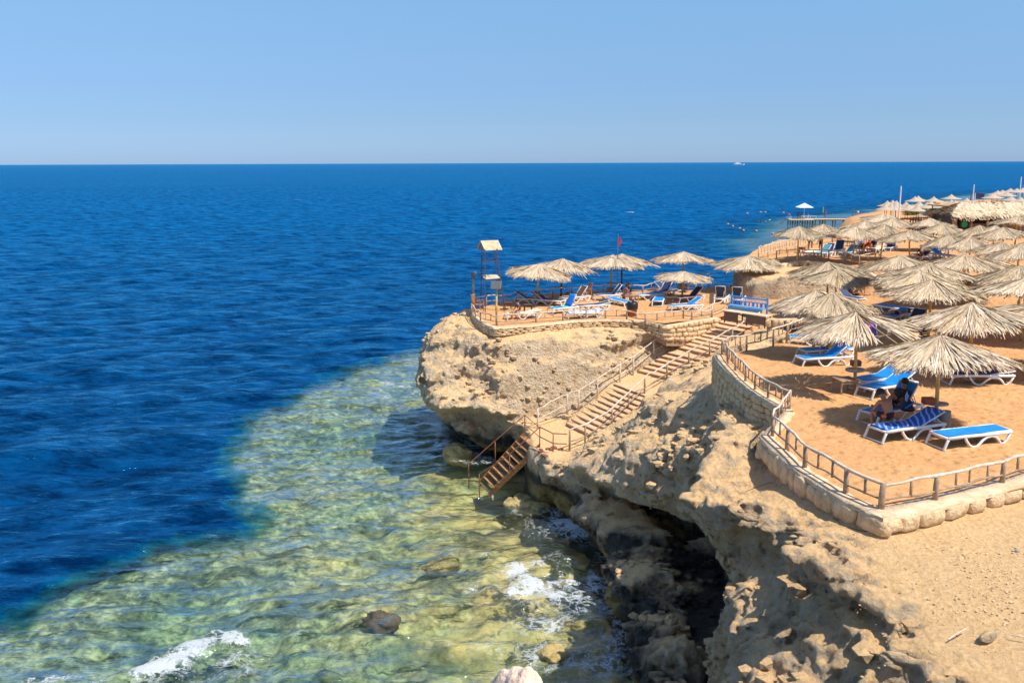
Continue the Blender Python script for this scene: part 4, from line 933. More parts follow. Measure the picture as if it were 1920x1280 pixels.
def person(pose, loc, rz, label, skin, top=None, bottom=None, scale=1.0, detail=False, hair=None, group=None, hat=None):
    q = {k: Vector(v) for k, v in POSE[pose].items()}; o = empty('person', loc, rz, label, 'person', group); o.scale = (scale,)*3
    R = dict(pel=(.125, .105), che=(.15, .11), nek=.052, hed=.095, shl=.056, shr=.056, ell=.042, elr=.042, hal=.026, har=.026, hil=.088, hir=.088, knl=.058, knr=.058, anl=.038, anr=.038, tol=.03, tor=.03)
    top_h = q['hed']+(q['hed']-q['nek']).normalized()*.07
    J = {k: (tuple(q[k]), R[k]) for k in R}; J['crown'] = (tuple(top_h), .07); mid = (q['pel']+q['che'])/2; J['wai'] = (tuple(mid), (.118, .092))
    E = [('pel', 'wai'), ('wai', 'che'), ('che', 'nek'), ('nek', 'hed'), ('hed', 'crown'), ('che', 'shl'), ('che', 'shr'), ('shl', 'ell'), ('shr', 'elr'), ('ell', 'hal'), ('elr', 'har'), ('pel', 'hil'), ('pel', 'hir'), ('hil', 'knl'), ('hir', 'knr'), ('knl', 'anl'), ('knr', 'anr'), ('anl', 'tol'), ('anr', 'tor')]
    for s in 'lr':       # hands: palm, four fingers of unequal length and a thumb from the side
        w_ = q['ha'+s]; d = (w_-q['el'+s]).normalized(); side = Vector((0, 1 if s == 'l' else -1, 0)); side = (side-d*side.dot(d)).normalized()
        palm = w_+d*.07; J['pa'+s] = (tuple(palm), (.032, .016)); E.append(('ha'+s, 'pa'+s))
        if detail:
            nrm = d.cross(side)
            for i, (o_, ln) in enumerate(((-.027, .062), (-.009, .076), (.009, .08), (.027, .07))):
                k1 = palm+d*.03+side*o_; k2 = k1+d*ln*.55-nrm*.012; k3 = k2+d*ln*.4-nrm*.03
                for t_, v_, r_ in (('a', k1, .0095), ('b', k2, .0085), ('c', k3, .007)): J['f%s%d%s' % (s, i, t_)] = (tuple(v_), r_)
                E += [('pa'+s, 'f%s%da' % (s, i)), ('f%s%da' % (s, i), 'f%s%db' % (s, i)), ('f%s%db' % (s, i), 'f%s%dc' % (s, i))]
            t1 = w_+d*.035-side*.035; t2 = t1+d*.035-side*.018; J['th'+s] = (tuple(t1), .011); J['ti'+s] = (tuple(t2), .009); E += [('ha'+s, 'th'+s), ('th'+s, 'ti'+s)]
        else:
            J['fi'+s] = (tuple(palm+d*.07), (.026, .009)); E.append(('pa'+s, 'fi'+s))
            J['th'+s] = (tuple(w_+d*.05-side*.04), .01); E.append(('ha'+s, 'th'+s))
    body = skin_mesh('body', J, E, skin, o, 2 if detail else 1)
    hd = q['hed']+(top_h-q['hed'])*.3; up_ = (top_h-q['nek']).normalized(); fw = Vector((1, 0, 0)); fw = (fw-up_*fw.dot(up_)).normalized() if abs(up_.x) < .95 else Vector((0, 0, 1)); sd = up_.cross(fw)
    f = MB(); f.blob(hd+fw*.098-up_*.005, (.016, .014, .02), 1, 1, .05); 
    for s in (-1, 1): f.blob(hd+sd*s*.088, (.014, .01, .024), 2, 1, .05)
    f.build('nose_and_ears', skin, body, True)
    ey = MB()
    for s in (-1, 1): ey.blob(hd+fw*.086+sd*s*.03+up_*.018, (.012, .014, .01), 3, 1, 0)
    ey.build('eyes', M_hair, body, True)
    MB().blob(hd+fw*.086-up_*.045, (.014, .026, .007), 3, 1, 0).build('mouth', M_cred, body, True)
    hb = MB().blob((0, 0, 0), (1, 1, 1), 7, 2, .10, 2.2); Vh = np.array(hb.v)*.112; Vh = Vh[:, :1]*np.array(fw)+Vh[:, 1:2]*np.array(sd)+Vh[:, 2:]*np.array(up_)
    hb.v = [tuple(v+np.array(hd-fw*.022+up_*.035)) for v in Vh]; hb.build('hair', hair or M_hair, o, True)
    if hat: MB().lathe([(.01, .13), (.10, .11), (.115, .03), (.2, .02), (.2, .01), (.01, .01)], tuple(hd+up_*.02), 12).build('hat', hat, o, True)
    if top:
        T_ = {k: (tuple(q[k]), v) for k, v in dict(che=(.172, .13), shl=.074, shr=.074, pel=(.14, .12)).items()}; T_['wai'] = (tuple(mid), (.14, .112))
        T_['nk'] = (tuple(q['nek'].lerp(q['che'], .25)), .075)
        T_['sl'] = (tuple(q['shl'].lerp(q['ell'], .6)), .066); T_['sr'] = (tuple(q['shr'].lerp(q['elr'], .6)), .066)
        skin_mesh('shirt', T_, [('che', 'wai'), ('wai', 'pel'), ('che', 'nk'), ('che', 'shl'), ('che', 'shr'), ('shl', 'sl'), ('shr', 'sr')], top, o, 1)
    if bottom:
        T_ = {k: (tuple(q[k]), v) for k, v in dict(pel=(.142, .122), hil=.104, hir=.104).items()}
        T_['kl'] = (tuple(q['hil'].lerp(q['knl'], .7)), .088); T_['kr'] = (tuple(q['hir'].lerp(q['knr'], .7)), .088); T_['w2'] = (tuple(q['pel'].lerp(mid, .6)), (.135, .108))
        skin_mesh('shorts', T_, [('pel', 'w2'), ('pel', 'hil'), ('pel', 'hir'), ('hil', 'kl'), ('hir', 'kr')], bottom, o, 1)
    return o
def low_table(loc, rz, label, mat=None, group=None, s=.5, h=.42):
    o = empty('low_table', loc, rz, label, 'table', group); mat = mat or M_darkw
    MB().box((0, 0, h), (s, s, .035)).build('table_top', mat, o, bevel=.005)
    for x in (-1, 1):
        for y in (-1, 1): MB().box((x*(s/2-.04), y*(s/2-.04), h/2-.03), (.045, .045, h)).build('leg', mat, o)
    mb = MB()
    for y in (-1, 1): mb.box((0, y*(s/2-.04), h-.07), (s-.1, .025, .06))
    mb.build('apron', mat, o); return o
def wood_chair(loc, rz, label, group=None):
    o = empty('wooden_armchair', loc, rz, label, 'chair', group)
    sl = MB()
    for i in range(5): sl.box((-.18+i*.1, 0, .42), (.08, .5, .025))
    sl.build('seat', M_teak, o)
    bk = MB()
    for i in range(6): bk.box((-.30, -.22+i*.088, .72), (.022, .055, .5), ry=-.12)
    bk.box((-.335, 0, .98), (.03, .56, .07), ry=-.12); bk.build('backrest', M_teak, o)
    for y in (-.27, .27):
        MB().box((.22, y, .31), (.05, .05, .62)).build('leg', M_teak, o); MB().box((-.27, y, .31), (.05, .05, .62)).build('leg', M_teak, o)
        MB().box((-.02, y, .64), (.56, .07, .03)).build('armrest', M_teak, o)
    return o
ORD = ['first', 'second', 'third', 'fourth', 'fifth', 'sixth', 'seventh', 'eighth', 'ninth', 'tenth', 'eleventh', 'twelfth', 'thirteenth', 'fourteenth', 'fifteenth', 'sixteenth', 'seventeenth', 'eighteenth', 'nineteenth', 'twentieth']
# ------------------------------------------------------------------ thatched umbrellas
GP_ = 'palm-thatched umbrellas on the rocky point'; GN_ = 'palm-thatched umbrellas on the near sand terrace'; GU_ = 'palm-thatched umbrellas on the upper terrace'
U = put_umbrella
U(1005, 495, 122, 'thatched umbrella nearest the watchtower, above the sunbather on the point', GP_, 0, tilt=.05)
U(1052, 486, 112, 'ragged thatched umbrella on a dark pole, right behind the one nearest the watchtower', GP_, 'ragged', 'dark', foot=False)
U(1146, 479, 122, 'thatched umbrella with a yellow pole in front of the red flag', GP_, 1)
U(1167, 477, 112, 'ragged thatched umbrella on a dark pole beside the red flag pole, half hidden', GP_, 'ragged', 'dark', foot=False, tray=False)
U(1281, 473, 120, 'full thatched umbrella over the bright blue lounger with the raised back, middle of the point', GP_, 2)
U(1280, 509, 105, 'low yellowish thatched umbrella seen under the rim of a taller one at the back fence', GP_, 3, hgt=1.72, foot=False)
U(1404, 479, 132, 'thatched umbrella on a dark pole behind the blue bench, in front of the cliff face', GP_, 0, 'dark', gz=6.6)
U(1556, 492, 158, 'thatched umbrella just in front of the pale cliff face, behind a lower-looking twin', GN_, 1)
U(1570, 505, 140, 'thatched umbrella over the person in black and the wooden armchair', GN_, 2)
U(1532, 545, 168, 'large thatched umbrella just right of the blue bench', GN_, 3)
U(1562, 549, 148, 'thatched umbrella largely hidden behind the large one right of the blue bench', GN_, 0)
U(1612, 585, 224, 'thatched umbrella with a missing wedge and its bare pole showing', GN_, 'gap', foot=False, rz=-.38)
U(1768, 632, 268, 'biggest, nearest thatched umbrella, over the two people on loungers', GN_, 1, rz=.9)
U(1831, 570, 236, 'wide thatched umbrella with a long hanging fringe behind the nearest one', GN_, 2, foot=False)
U(1749, 527, 196, 'thatched umbrella behind the missing-wedge one, middle of the terrace', GN_, 3)
U(1726, 509, 172, 'thatched umbrella half covered by the one in the middle of the terrace', GN_, 0, foot=False)
U(1743, 495, 176, 'thatched umbrella with a spiky tuft on its tip', GN_, 1, foot=False)
U(1690, 480, 148, 'thatched umbrella standing alone above the sandy slope', GN_, 2, foot=False)
U(1813, 478, 166, 'thatched umbrella right of the bright blue raised lounger', GN_, 3, foot=False)
U(1920, 499, 186, 'thatched umbrella cut by the right edge of the view, upper of two', GN_, 0, foot=False)
U(1926, 523, 208, 'thatched umbrella cut by the right edge of the view, lower of two', GN_, 1, foot=False)
U(1968, 566, 250, 'thatched umbrella of which only the left rim enters at the right edge', GN_, 3, foot=False)
for ax, ay, w, lb in [
    (1498, 425, 94, 'thatched umbrella at the left end of the upper terrace, by two standing people'),
    (1543, 421, 90, 'thatched umbrella behind the two standing people on the upper terrace'),
    (1602, 425, 106, 'thatched umbrella over the crowded loungers of the upper terrace'),
    (1622, 415, 94, 'thatched umbrella behind the one over the crowded loungers'),
    (1655, 421, 92, 'thatched umbrella left of the wide one with two bare poles'),
    (1655, 401, 90, 'thatched umbrella nearest the shore end of the wooden jetty'),
    (1676, 409, 88, 'thatched umbrella at the foot of the tall white pole'),
    (1710, 432, 112, 'wide thatched umbrella with two bare poles in the sun, upper terrace'),
    (1745, 410, 88, 'thatched umbrella in front of the brown paling fence'),
    (1768, 420, 88, 'thatched umbrella below the green banner'),
    (1783, 441, 96, 'thatched umbrella above the navy loungers, right of the wide one'),
    (1822, 445, 92, 'thatched umbrella tucked behind the right rim of the one over the navy loungers'),
    (1840, 423, 90, 'thatched umbrella in front of the dark bar hut'),
    (1886, 427, 104, 'thatched umbrella with a fringe over a blue lounger, right of the bar hut'),
    (1864, 424, 84, 'thatched umbrella squeezed between two bigger ones below the bar hut'),
    (1874, 454, 102, 'thatched umbrella in the middle of the right-hand upper row'),
    (1912, 462, 116, 'thatched umbrella at the end of the right-hand upper row'),
    (1935, 451, 104, 'thatched umbrella behind the end of the right-hand upper row, cut by the edge'),
    (1908, 406, 98, 'thatched umbrella right beside the bar hut roof')]:
    U(ax, ay, w, lb, GU_, foot=False, tray=False)
# ------------------------------------------------------------------ sun loungers
GL = 'plastic sun loungers set out on the sand'; A0, A1, A2, A3 = 0.0, R_(33), R_(52), R_(66)
L_ = put_lounger
L_((1757, 838), (1877, 822), 0, M_blue, 'flat bright blue lounger in front, nearest to the camera', GL)
L_((1643, 825), (1752, 810), R_(22), M_blue, 'lounger under a patterned blue towel with a shirtless boy on it', GL, M_tow_blue)
L3 = L_((1616, 794), (1722, 772), A2, M_blue, 'lounger with a raised back on which a boy in black reclines', GL)
L_((1612, 747), (1712, 729), R_(25), M_blue, 'bright blue lounger with lifted back, front one of the pair left of the nearest umbrella', GL)
L_((1604, 731), (1690, 716), R_(20), M_blue, 'shaded blue lounger, rear one of the pair left of the nearest umbrella', GL)
L_((1501, 684), (1588, 681), R_(38), M_blue, 'blue lounger with raised back in front of the missing-wedge umbrella', GL)
L_((1506, 671), (1590, 667), 0, M_blue, 'flat blue lounger just behind the raised one by the missing-wedge umbrella', GL)
L_((1493, 644), (1560, 646), R_(8), M_blue, 'blue lounger half under the thatch beside the curved fence', GL)
L_((1632, 652), (1626, 630), R_(30), M_navy, 'lounger with a purple towel seen through the gap in the thatch', GL, M_tow_pur)
L_((1788, 718), (1880, 716), R_(8), M_navy, 'lounger behind the nearest umbrella with only its white legs showing', GL)
L_((1645, 582), (1702, 582), 0, M_blue, 'white-framed lounger in the shade left of the middle umbrella', GL)
L_((1684, 625), (1724, 617), R_(45), M_navy, 'white-framed lounger seen from behind beside the bare-legged sunbather', GL)
L_((1664, 606), (1700, 593), R_(10), M_blue, 'blue lounger holding a sunbather with bare legs', GL)
L_((1783, 487), (1748, 483), R_(28), M_blue, 'bright blue lounger in full sun among the upper umbrellas', GL)
L_((1712, 482), (1742, 490), R_(30), M_navy, 'navy lounger just left of the bright blue one among the umbrellas', GL)
L_((1776, 477), (1745, 474), R_(28), M_navy, 'navy lounger under the umbrella above the bright blue one', GL)
L_((1610, 562), (1578, 563), R_(35), M_navy, 'navy lounger with an orange striped towel beside the wooden armchair', GL)
L_((1870, 487), (1900, 484), R_(30), M_white, 'empty white lounger in the sun at the far right', GL)
# the point
L_((962, 598), (1000, 595), R_(10), M_tow_or, 'yellow-towelled lounger at the front fence, under the sunbather', GL)
L_((1036, 588), (1080, 583), R_(58), M_blue, 'lounger with a teal and blue towel over its raised back', GL, M_tow_teal)
L_((1066, 597), (1126, 594), R_(8), M_blue, 'low lounger with a white and blue towel against the front fence', GL, M_tow_wh)
L_((1092, 582), (1130, 580), R_(8), M_navy, 'navy lounger in the shade between two concrete footings', GL)
L_((1178, 574), (1144, 568), R_(3), M_blue, 'flat blue lounger just behind the black waste bin', GL)
L_((1125, 562), (1160, 560), R_(50), M_navy, 'navy lounger with raised back beside the yellow pole', GL)
L_((1010, 569), (978, 568), R_(30), M_navy, 'navy lounger behind the sunbather under the first umbrella', GL)
L_((1042, 572), (1014, 570), R_(35), M_navy, 'navy lounger next to the block footing under the ragged umbrella', GL)
L_((1060, 567), (1096, 563), R_(48), M_brownc, 'lounger with a dark raised back in front of the wooden armchair', GL)
L_((1230, 578), (1240, 561), 0, M_blue, 'short-looking flat blue lounger seen end on, middle of the point', GL)
L_((1256, 583), (1314, 579), R_(30), M_blue, 'bright blue lounger with raised back standing in full sun on the point', GL)
L_((1276, 566), (1309, 561), R_(42), M_navy, 'navy lounger right behind the bright blue one in full sun', GL)
L_((1193, 562), (1236, 560), R_(3), M_blue, 'flat blue lounger beside the long wooden table at the back', GL)
L_((1226, 556), (1256, 552), R_(45), M_navy, 'navy lounger with raised back left of the tall yellow pole', GL)
L_((1262, 552), (1238, 549), R_(30), M_navy, 'darkest navy lounger against the back fence', GL)
L_((1360, 560), (1345, 571), R_(62), M_navy, 'left of the twin navy loungers turned away from the bench', GL)
L_((1390, 562), (1377, 573), R_(62), M_navy, 'right of the twin navy loungers turned away from the bench', GL)
# upper terrace
L_((1540, 482), (1562, 477), R_(45), M_navy, 'navy lounger at the feet of the two standing people', GL)
L_((1562, 478), (1580, 471), R_(50), M_navy, 'navy lounger right of the two standing people', GL)
L_((1506, 482), (1530, 478), R_(10), M_tow_or, 'orange and blue towelled lounger behind the upper front fence', GL)
L_((1530, 482), (1550, 480), R_(40), M_teal, 'teal lounger with raised back behind the upper front fence', GL)
L_((1575, 482), (1606, 478), R_(35), M_teal, 'teal reclined lounger in the sun, upper terrace', GL)
L_((1610, 474), (1634, 470), R_(45), M_corange, 'lounger with an orange back holding a seated sunbather', GL)
L_((1602, 463), (1626, 460), R_(10), M_navy, 'navy lounger in the deep shade under the crowded umbrella', GL)
L_((1636, 474), (1654, 471), R_(40), M_corange, 'lounger with an orange towel right of the seated sunbather', GL, M_tow_or)
L_((1658, 473), (1678, 467), R_(45), M_navy, 'empty lounger with raised dark back left of the twin poles', GL)
L_((1626, 457), (1650, 455), R_(10), M_navy, 'navy lounger holding people, back of the crowded umbrella', GL)
L_((1742, 471), (1775, 468), R_(25), M_navy, 'navy lounger in the sun right of the twin poles', GL)
L_((1880, 446), (1900, 447), R_(25), M_blue, 'blue lounger glimpsed under the fringe right of the bar hut', GL)
# ------------------------------------------------------------------ tables, chairs
def ST(px, py): return tuple(S(px, py))
low_table(ST(1583, 735), .2, 'low wooden table on four legs left of the shaded pair of loungers', M_brown, s=.6)
low_table(ST(1553, 666), .1, 'small wooden table behind the raised lounger by the missing-wedge umbrella', M_brown, s=.5)
low_table(ST(952, 580), .2, 'dark low table at the foot of the watchtower')
low_table(ST(990, 584), .1, 'dark low table behind the seated sunbather')
low_table(ST(1068, 560), 0, 'dark low table at the back fence under the ragged umbrella')
low_table(ST(1131, 575), .1, 'dark square table beside the flat blue lounger on the point')
low_table(ST(1257, 570), .1, 'dark table between the end-on lounger and the concrete footing', s=.7)
o = low_table(ST(1182, 565), .1, 'long pale wooden table in front of the seated pair', M_brown, s=.9)
low_table(ST(1595, 461), .1, 'small wooden table on the sunny part of the upper terrace', M_brown)
low_table(ST(1502, 474), .1, 'small dark table under the leftmost upper umbrella')
low_table(ST(1725, 640), .3, 'dark little table behind the nearest umbrella thatch')
low_table(ST(1750, 466), .1, 'brown low table between the upper navy loungers', M_brown)
wood_chair(ST(897, 584), R_(-20), 'varnished wooden armchair at the outer corner of the point')
wood_chair(ST(1098, 560), R_(200), 'varnished wooden armchair at the back fence of the point')
wood_chair(ST(1569, 460), R_(200), 'varnished wooden armchair beside the upper terrace side fence')
wood_chair(ST(1608, 557), R_(185), 'varnished wooden armchair under the thatch beside the person in black')
MB().box((0, 0, .0), (.30, .24, .18)).build('terracotta_ashtray', M_terra, None, bevel=.02)
o = bpy.data.objects['terracotta_ashtray']; p = ST(1752, 802); o.location = (p[0]-.22, p[1], p[2]+.75); tag(o, 'reddish clay box on the tray of the nearest umbrella', 'ashtray')
o2 = o.copy(); COL.objects.link(o2); p = ST(1607, 724); o2.location = (p[0]-.1, p[1]-.02, p[2]+.76); tag(o2, 'brown box on the round tray of the missing-wedge umbrella', 'ashtray')
# stump beside the patterned lounger
MB().tube([(0, 0, -.1), (0.02, 0, .25), (0, .01, .52)], [.17, .16, .15], 12).build('tree_stump', M_conc, None, True)
o = bpy.data.objects['tree_stump']; o.location = ST(1769, 806); tag(o, 'pale round stump at the head of the patterned towel lounger', 'stump')
# ------------------------------------------------------------------ fences
def Q(lst, z): return [P(a[0], a[1], a[2] if len(a) > 2 else z) for a in lst]
GF = 'rustic branch fences along the terraces'
fence(Q([(1447, 821), (1476, 847), (1508, 880), (1585, 928), (1653, 958)], 8.0), .58, 'gnarled branch fence running down to the sharp corner above the near wall', GF, seed=3, pick=.62, rr=.036, pr=.055)
fence(Q([(1653, 958), (1754, 941), (1879, 909), (1935, 888), (2010, 870)], 8.0), .56, 'whitish branch fence from the sharp corner towards the right edge', GF, seed=8, pick=.62, rr=.036, pr=.055)
fence(Q([(1480, 770), (1447, 821)], 8.0), .60, 'short branch fence piece leaning down between the curved one and the near corner run', GF, seed=11, pick=.5, last=False)
fence(Q([(1354, 667), (1364, 681), (1378, 697), (1397, 717), (1416, 733), (1440, 749), (1478, 769)], 8.0), .56, 'curved branch fence on top of the rounded stone wall', GF, seed=14, pick=.36)
fence(Q([(1354, 667), (1400, 656), (1450, 643), (1475, 633), (1528, 612, 7.6)], 8.0), .56, 'branch fence with a white bent rail climbing behind the stair foot of the near terrace', GF, seed=17, pick=.45)
fence(Q([(884, 586), (891, 596), (901, 603), (932, 611), (1005, 604), (1055, 601), (1099, 598), (1135, 599), (1175, 600), (1209, 606), (1232, 603), (1281, 598), (1297, 601), (1335, 597)], 6.5), .52, 'long branch fence along the front of the rocky point', GF, seed=21, pick=.6)
fence(Q([(886, 583), (893, 575), (912, 572), (950, 569), (1002, 561), (1036, 557), (1071, 556), (1132, 550), (1205, 551), (1247, 543), (1304, 547), (1316, 543), (1342, 547), (1369, 550), (1413, 560), (1462, 560), (1511, 553), (1552, 550), (1600, 549), (1644, 548)], 6.55), .56, 'longest branch fence, along the back of the point to the cliff foot', GF, seed=25, pick=.85)
fence(Q([(1290, 546), (1329, 541)], 6.5), 1.05, 'tall slanting rail of branches at the lookout behind the low umbrella', GF, seed=26, pick=0)
fence(Q([(1422, 485), (1440, 481), (1462, 475), (1475, 472), (1491, 469), (1515, 464), (1532, 458), (1560, 453), (1590, 449)], 8.25), .85, 'pale ladder-like fence along the seaward edge of the upper terrace', GF, seed=31, pick=.55, post_mat=M_wood)
fence(Q([(1455, 493), (1497, 489), (1553, 491), (1580, 495), (1610, 502), (1640, 498), (1662, 507)], 8.2), .80, 'wavy branch fence along the front wall of the upper terrace', GF, seed=35, pick=1.0)
# stair rails
def RZ(px, py):
    z = 4.0
    for _ in range(30): p = P(px, py, z); z = .5*z+.5*(float(ramp_z(p[0], p[1]))+.05)
    return P(px, py, z)
left = [(1008, 800), (1063, 772), (1085, 765), (1120, 744), (1162, 716), (1187, 702), (1225, 671), (1261, 651), (1294, 625), (1334, 602), (1372, 586)]
fence([RZ(*a) for a in left], .93, 'bleached handrail on the cliff side of the stone stairs', None, seed=41, pick=0, name='stair_handrail', post_mat=M_wood)
right = [(1068, 843), (1097, 833), (1147, 802), (1178, 770), (1208, 741), (1250, 714), (1291, 690), (1330, 670), (1372, 647), (1423, 618)]
fence([RZ(*a) for a in right], .93, 'handrail with white pipe sections on the open side of the stone stairs', None, seed=44, pick=0, name='stair_handrail', rail_mat=M_cwhite if False else M_wood, rr=.038)
MB().tube([P(1093, 840, 2.2), P(1120, 805, 2.55), P(1144, 765, 3.2)], .05, 7).build('loose_pole', M_brown, None, True)
tag(bpy.data.objects['loose_pole'], 'loose brown pole leaning across the lower stair handrail', 'pole')
# ------------------------------------------------------------------ stone walls
stone_wall(W2([(1424, 822), (1440, 842), (1500, 893), (1580, 942), (1622, 962), (1655, 976)], 8), 8.02, [7.55, 7.5, 7.55, 7.6, 7.66, 7.7], 'low stone wall with big blocks left of the sharp fence corner', 3, .52, .38, 1, name='retaining_wall')
stone_wall(W2([(1655, 976), (1700, 968), (1760, 955), (1820, 940), (1880, 924), (1940, 908), (2060, 880)], 8), 8.02, [7.7, 7.7, 7.7, 7.72, 7.74, 7.74, 7.74], 'low stone wall with a wide whitish cap right of the sharp fence corner', 5, .48, .5, 1, name='retaining_wall')
stone_wall(W2([(1338, 668), (1343, 678), (1350, 687), (1362, 699), (1376, 711), (1392, 725), (1408, 738), (1424, 747), (1440, 755), (1456, 764), (1470, 774)], 8), 8.02, [6.9, 6.7, 6.5, 6.4, 6.4, 6.5, 6.7, 6.8, 6.9, 7.1, 7.4], 'tall rounded stone wall below the curved fence', 7, .36, .3, 1, name='retaining_wall')
stone_wall(W2([(1470, 774), (1446, 800), (1424, 822)], 8), 8.02, [7.4, 7.45, 7.55], 'short stone wall piece between the rounded wall and the near corner wall', 9, .38, .3, 1, name='retaining_wall')
stone_wall(W2([(885, 588), (890, 596), (896, 603), (908, 610), (925, 616), (1000, 611), (1080, 603), (1140, 601), (1200, 603), (1250, 612), (1300, 604), (1345, 597)], 6.5), 6.52, [6.1]*8+[6.05, 5.75, 5.45, 5.5], 'pale rubble wall under the front fence of the rocky point', 11, .36, .28, 1, name='retaining_wall')
stone_wall(W2([(1438, 603), (1465, 604), (1495, 603)], 6.85), 6.98, 6.6, 'short brown stone edging right of the blue bench', 13, .34, .2, 1, name='retaining_wall')
stone_wall(W2([(1418, 499), (1450, 501), (1500, 491), (1560, 495), (1620, 509), (1668, 529)], 8.2), [8.25, 8.25, 8.25, 8.25, 8.2, 8.0], [7.85, 7.8, 7.75, 7.75, 7.75, 7.6], 'stone wall under the wavy fence of the upper terrace', 15, .55, .3, 1, name='retaining_wall')
# ------------------------------------------------------------------ stairs
stairs = empty('stone_stairs', (STL0+STR0)/2, 0, 'long sand-coloured stone stairs climbing from the landing to the terrace', 'stairs')
TT = np.array([0, .27, .42, .60, .83, 1.0]); ts = list(np.linspace(0, .27, 11))+list(np.linspace(.42, .60, 6))+list(np.linspace(.66, .83, 6))+list(np.linspace(.86, 1.0, 4))
rise = (6.3-2.3)/len(ts); org = (STL0+STR0)/2
for i, t in enumerate(ts):
    t2 = ts[i+1] if i+1 < len(ts) else 1.05
    rg = random.Random(i); cs = []
    for tt in (t, t2):
        l = np.array([np.interp(tt, TT, STL[:, q]) for q in range(3)]); r = np.array([np.interp(tt, TT, STR[:, q]) for q in range(3)]); d = (r-l)*.03; cs.append((l+d, r-d))
    zt = cs[0][0][2]+.10
    vs = []
    for z in (zt-.8, zt):
        for ci, c_ in enumerate((cs[0][0], cs[0][1], cs[1][1], cs[1][0])): vs.append((c_[0]-org[0], c_[1]-org[1], z-org[2]+(.055 if ci > 1 else 0)))
    MB().add(vs, [(0, 3, 2, 1), (4, 5, 6, 7), (0, 1, 5, 4), (1, 2, 6, 5), (2, 3, 7, 6), (3, 0, 4, 7)]).build('step', M_tread2, stairs)
    e = MB(); a, b_ = Vector((vs[4][0], vs[4][1], zt-org[2])), Vector((vs[5][0], vs[5][1], zt-org[2])); bk = Vector((-su[0], -su[1], 0))*.03
    pts = [a.lerp(b_, k/12)+bk+Vector((rg.gauss(0, .02), rg.gauss(0, .02), -.035+rg.gauss(0, .008))) for k in range(13)]
    e.tube(pts, [.034*rg.uniform(.8, 1.25) for _ in pts], 6).build('step_edge', M_step, bpy.data.objects[stairs.children[-1].name] if False else stairs.children[-1], True)
for o in list(stairs.children):
    pass
# ------------------------------------------------------------------ rusty sea ladder
la = empty('sea_stairs', P(950, 870, 1.0), 0, 'rusty steel stairs going down from the landing into the water', 'stairs'); lo = np.array(la.location)
A0_, A1_, B0_, B1_ = P(898, 908, -.35), P(984, 814, 2.32), P(916, 927, -.35), P(1012, 838, 2.32)
def rel(p): return Vector([float(c) for c in (np.array(p)-lo)])
for a, c in ((A0_, A1_), (B0_, B1_)):
    d = (c-a)/np.linalg.norm(c-a); mb = MB(); a_, c_ = rel(a), rel(c); up3 = Vector((0, 0, 1)); w_ = Vector((-.4, .9, 0))*.035
    vs = []
    for q in (a_, c_):
        for s, t in ((-1, -1), (1, -1), (1, 1), (-1, 1)): vs.append(q+w_*s+up3*(.17*t))
    mb.add(vs, [(0, 1, 2, 3), (7, 6, 5, 4), (0, 4, 5, 1), (1, 5, 6, 2), (2, 6, 7, 3), (3, 7, 4, 0)])
    mb.build('stringer', M_rust2, la, bevel=.01)
for i in range(10):
    t = (i+.6)/10; a = rel(A0_+(A1_-A0_)*t); c = rel(B0_+(B1_-B0_)*t); dx = Vector((1, -.05, 0)).normalized()*.16
    vs = [a-dx, c-dx, c+dx, a+dx]; MB().add([v+Vector((0, 0, .02)) for v in vs]+[v-Vector((0, 0, .03)) for v in vs], [(0, 1, 2, 3), (7, 6, 5, 4), (0, 4, 5, 1), (1, 5, 6, 2), (2, 6, 7, 3), (3, 7, 4, 0)]).build('tread', M_tread, la)
UPV = Vector((0, 0, .95))
for base in ([P(879, 905, -.05), A0_+(A1_-A0_)*.45+np.array([-.2, .25, 0]), A1_], [P(899, 925, -.05), B0_+(B1_-B0_)*.42, B1_]):
    b3 = [rel(p) for p in base]
    MB().tube([b3[0]+UPV*.55, b3[0]+UPV, b3[1]+UPV*1.05, b3[2]+UPV], .026, 8).build('handrail', M_rust, la, True)
    for q in b3: MB().tube([q-Vector((0, 0, .3)), q+UPV], .026, 8).build('rail_post', M_rust, la, True)
tp = [rel(B1_), rel(P(1037, 851, 2.3)), rel(P(1063, 852, 2.3)), rel(A1_)]
for k in (1.0, .52):
    MB().tube([tp[0]+UPV*k, tp[1]+UPV*k, tp[2]+UPV*k], .024, 8).build('handrail', M_rust, la, True)
    MB().tube([tp[3]+UPV*k, tp[0]+UPV*k*.96], .018, 8).build('handrail', M_rust, la, True)
MB().tube([tp[1]-Vector((0, 0, .1)), tp[1]+UPV], .028, 8).build('rail_post', M_rust, la, True)
rg = random.Random(5); mb = MB()
for i in range(16):
    p = P(1012+rg.random()*45, 838+rg.random()*18, 2.33); mb.box(p-P(1030, 848, 2.33), (.24, .13, .09), rz=rg.random()*3)
o = mb.build('loose_bricks', M_red, None, bevel=.01); o.location = P(1030, 848, 2.33); tag(o, 'dark red broken bricks at the edge of the landing', 'bricks', kind='stuff')
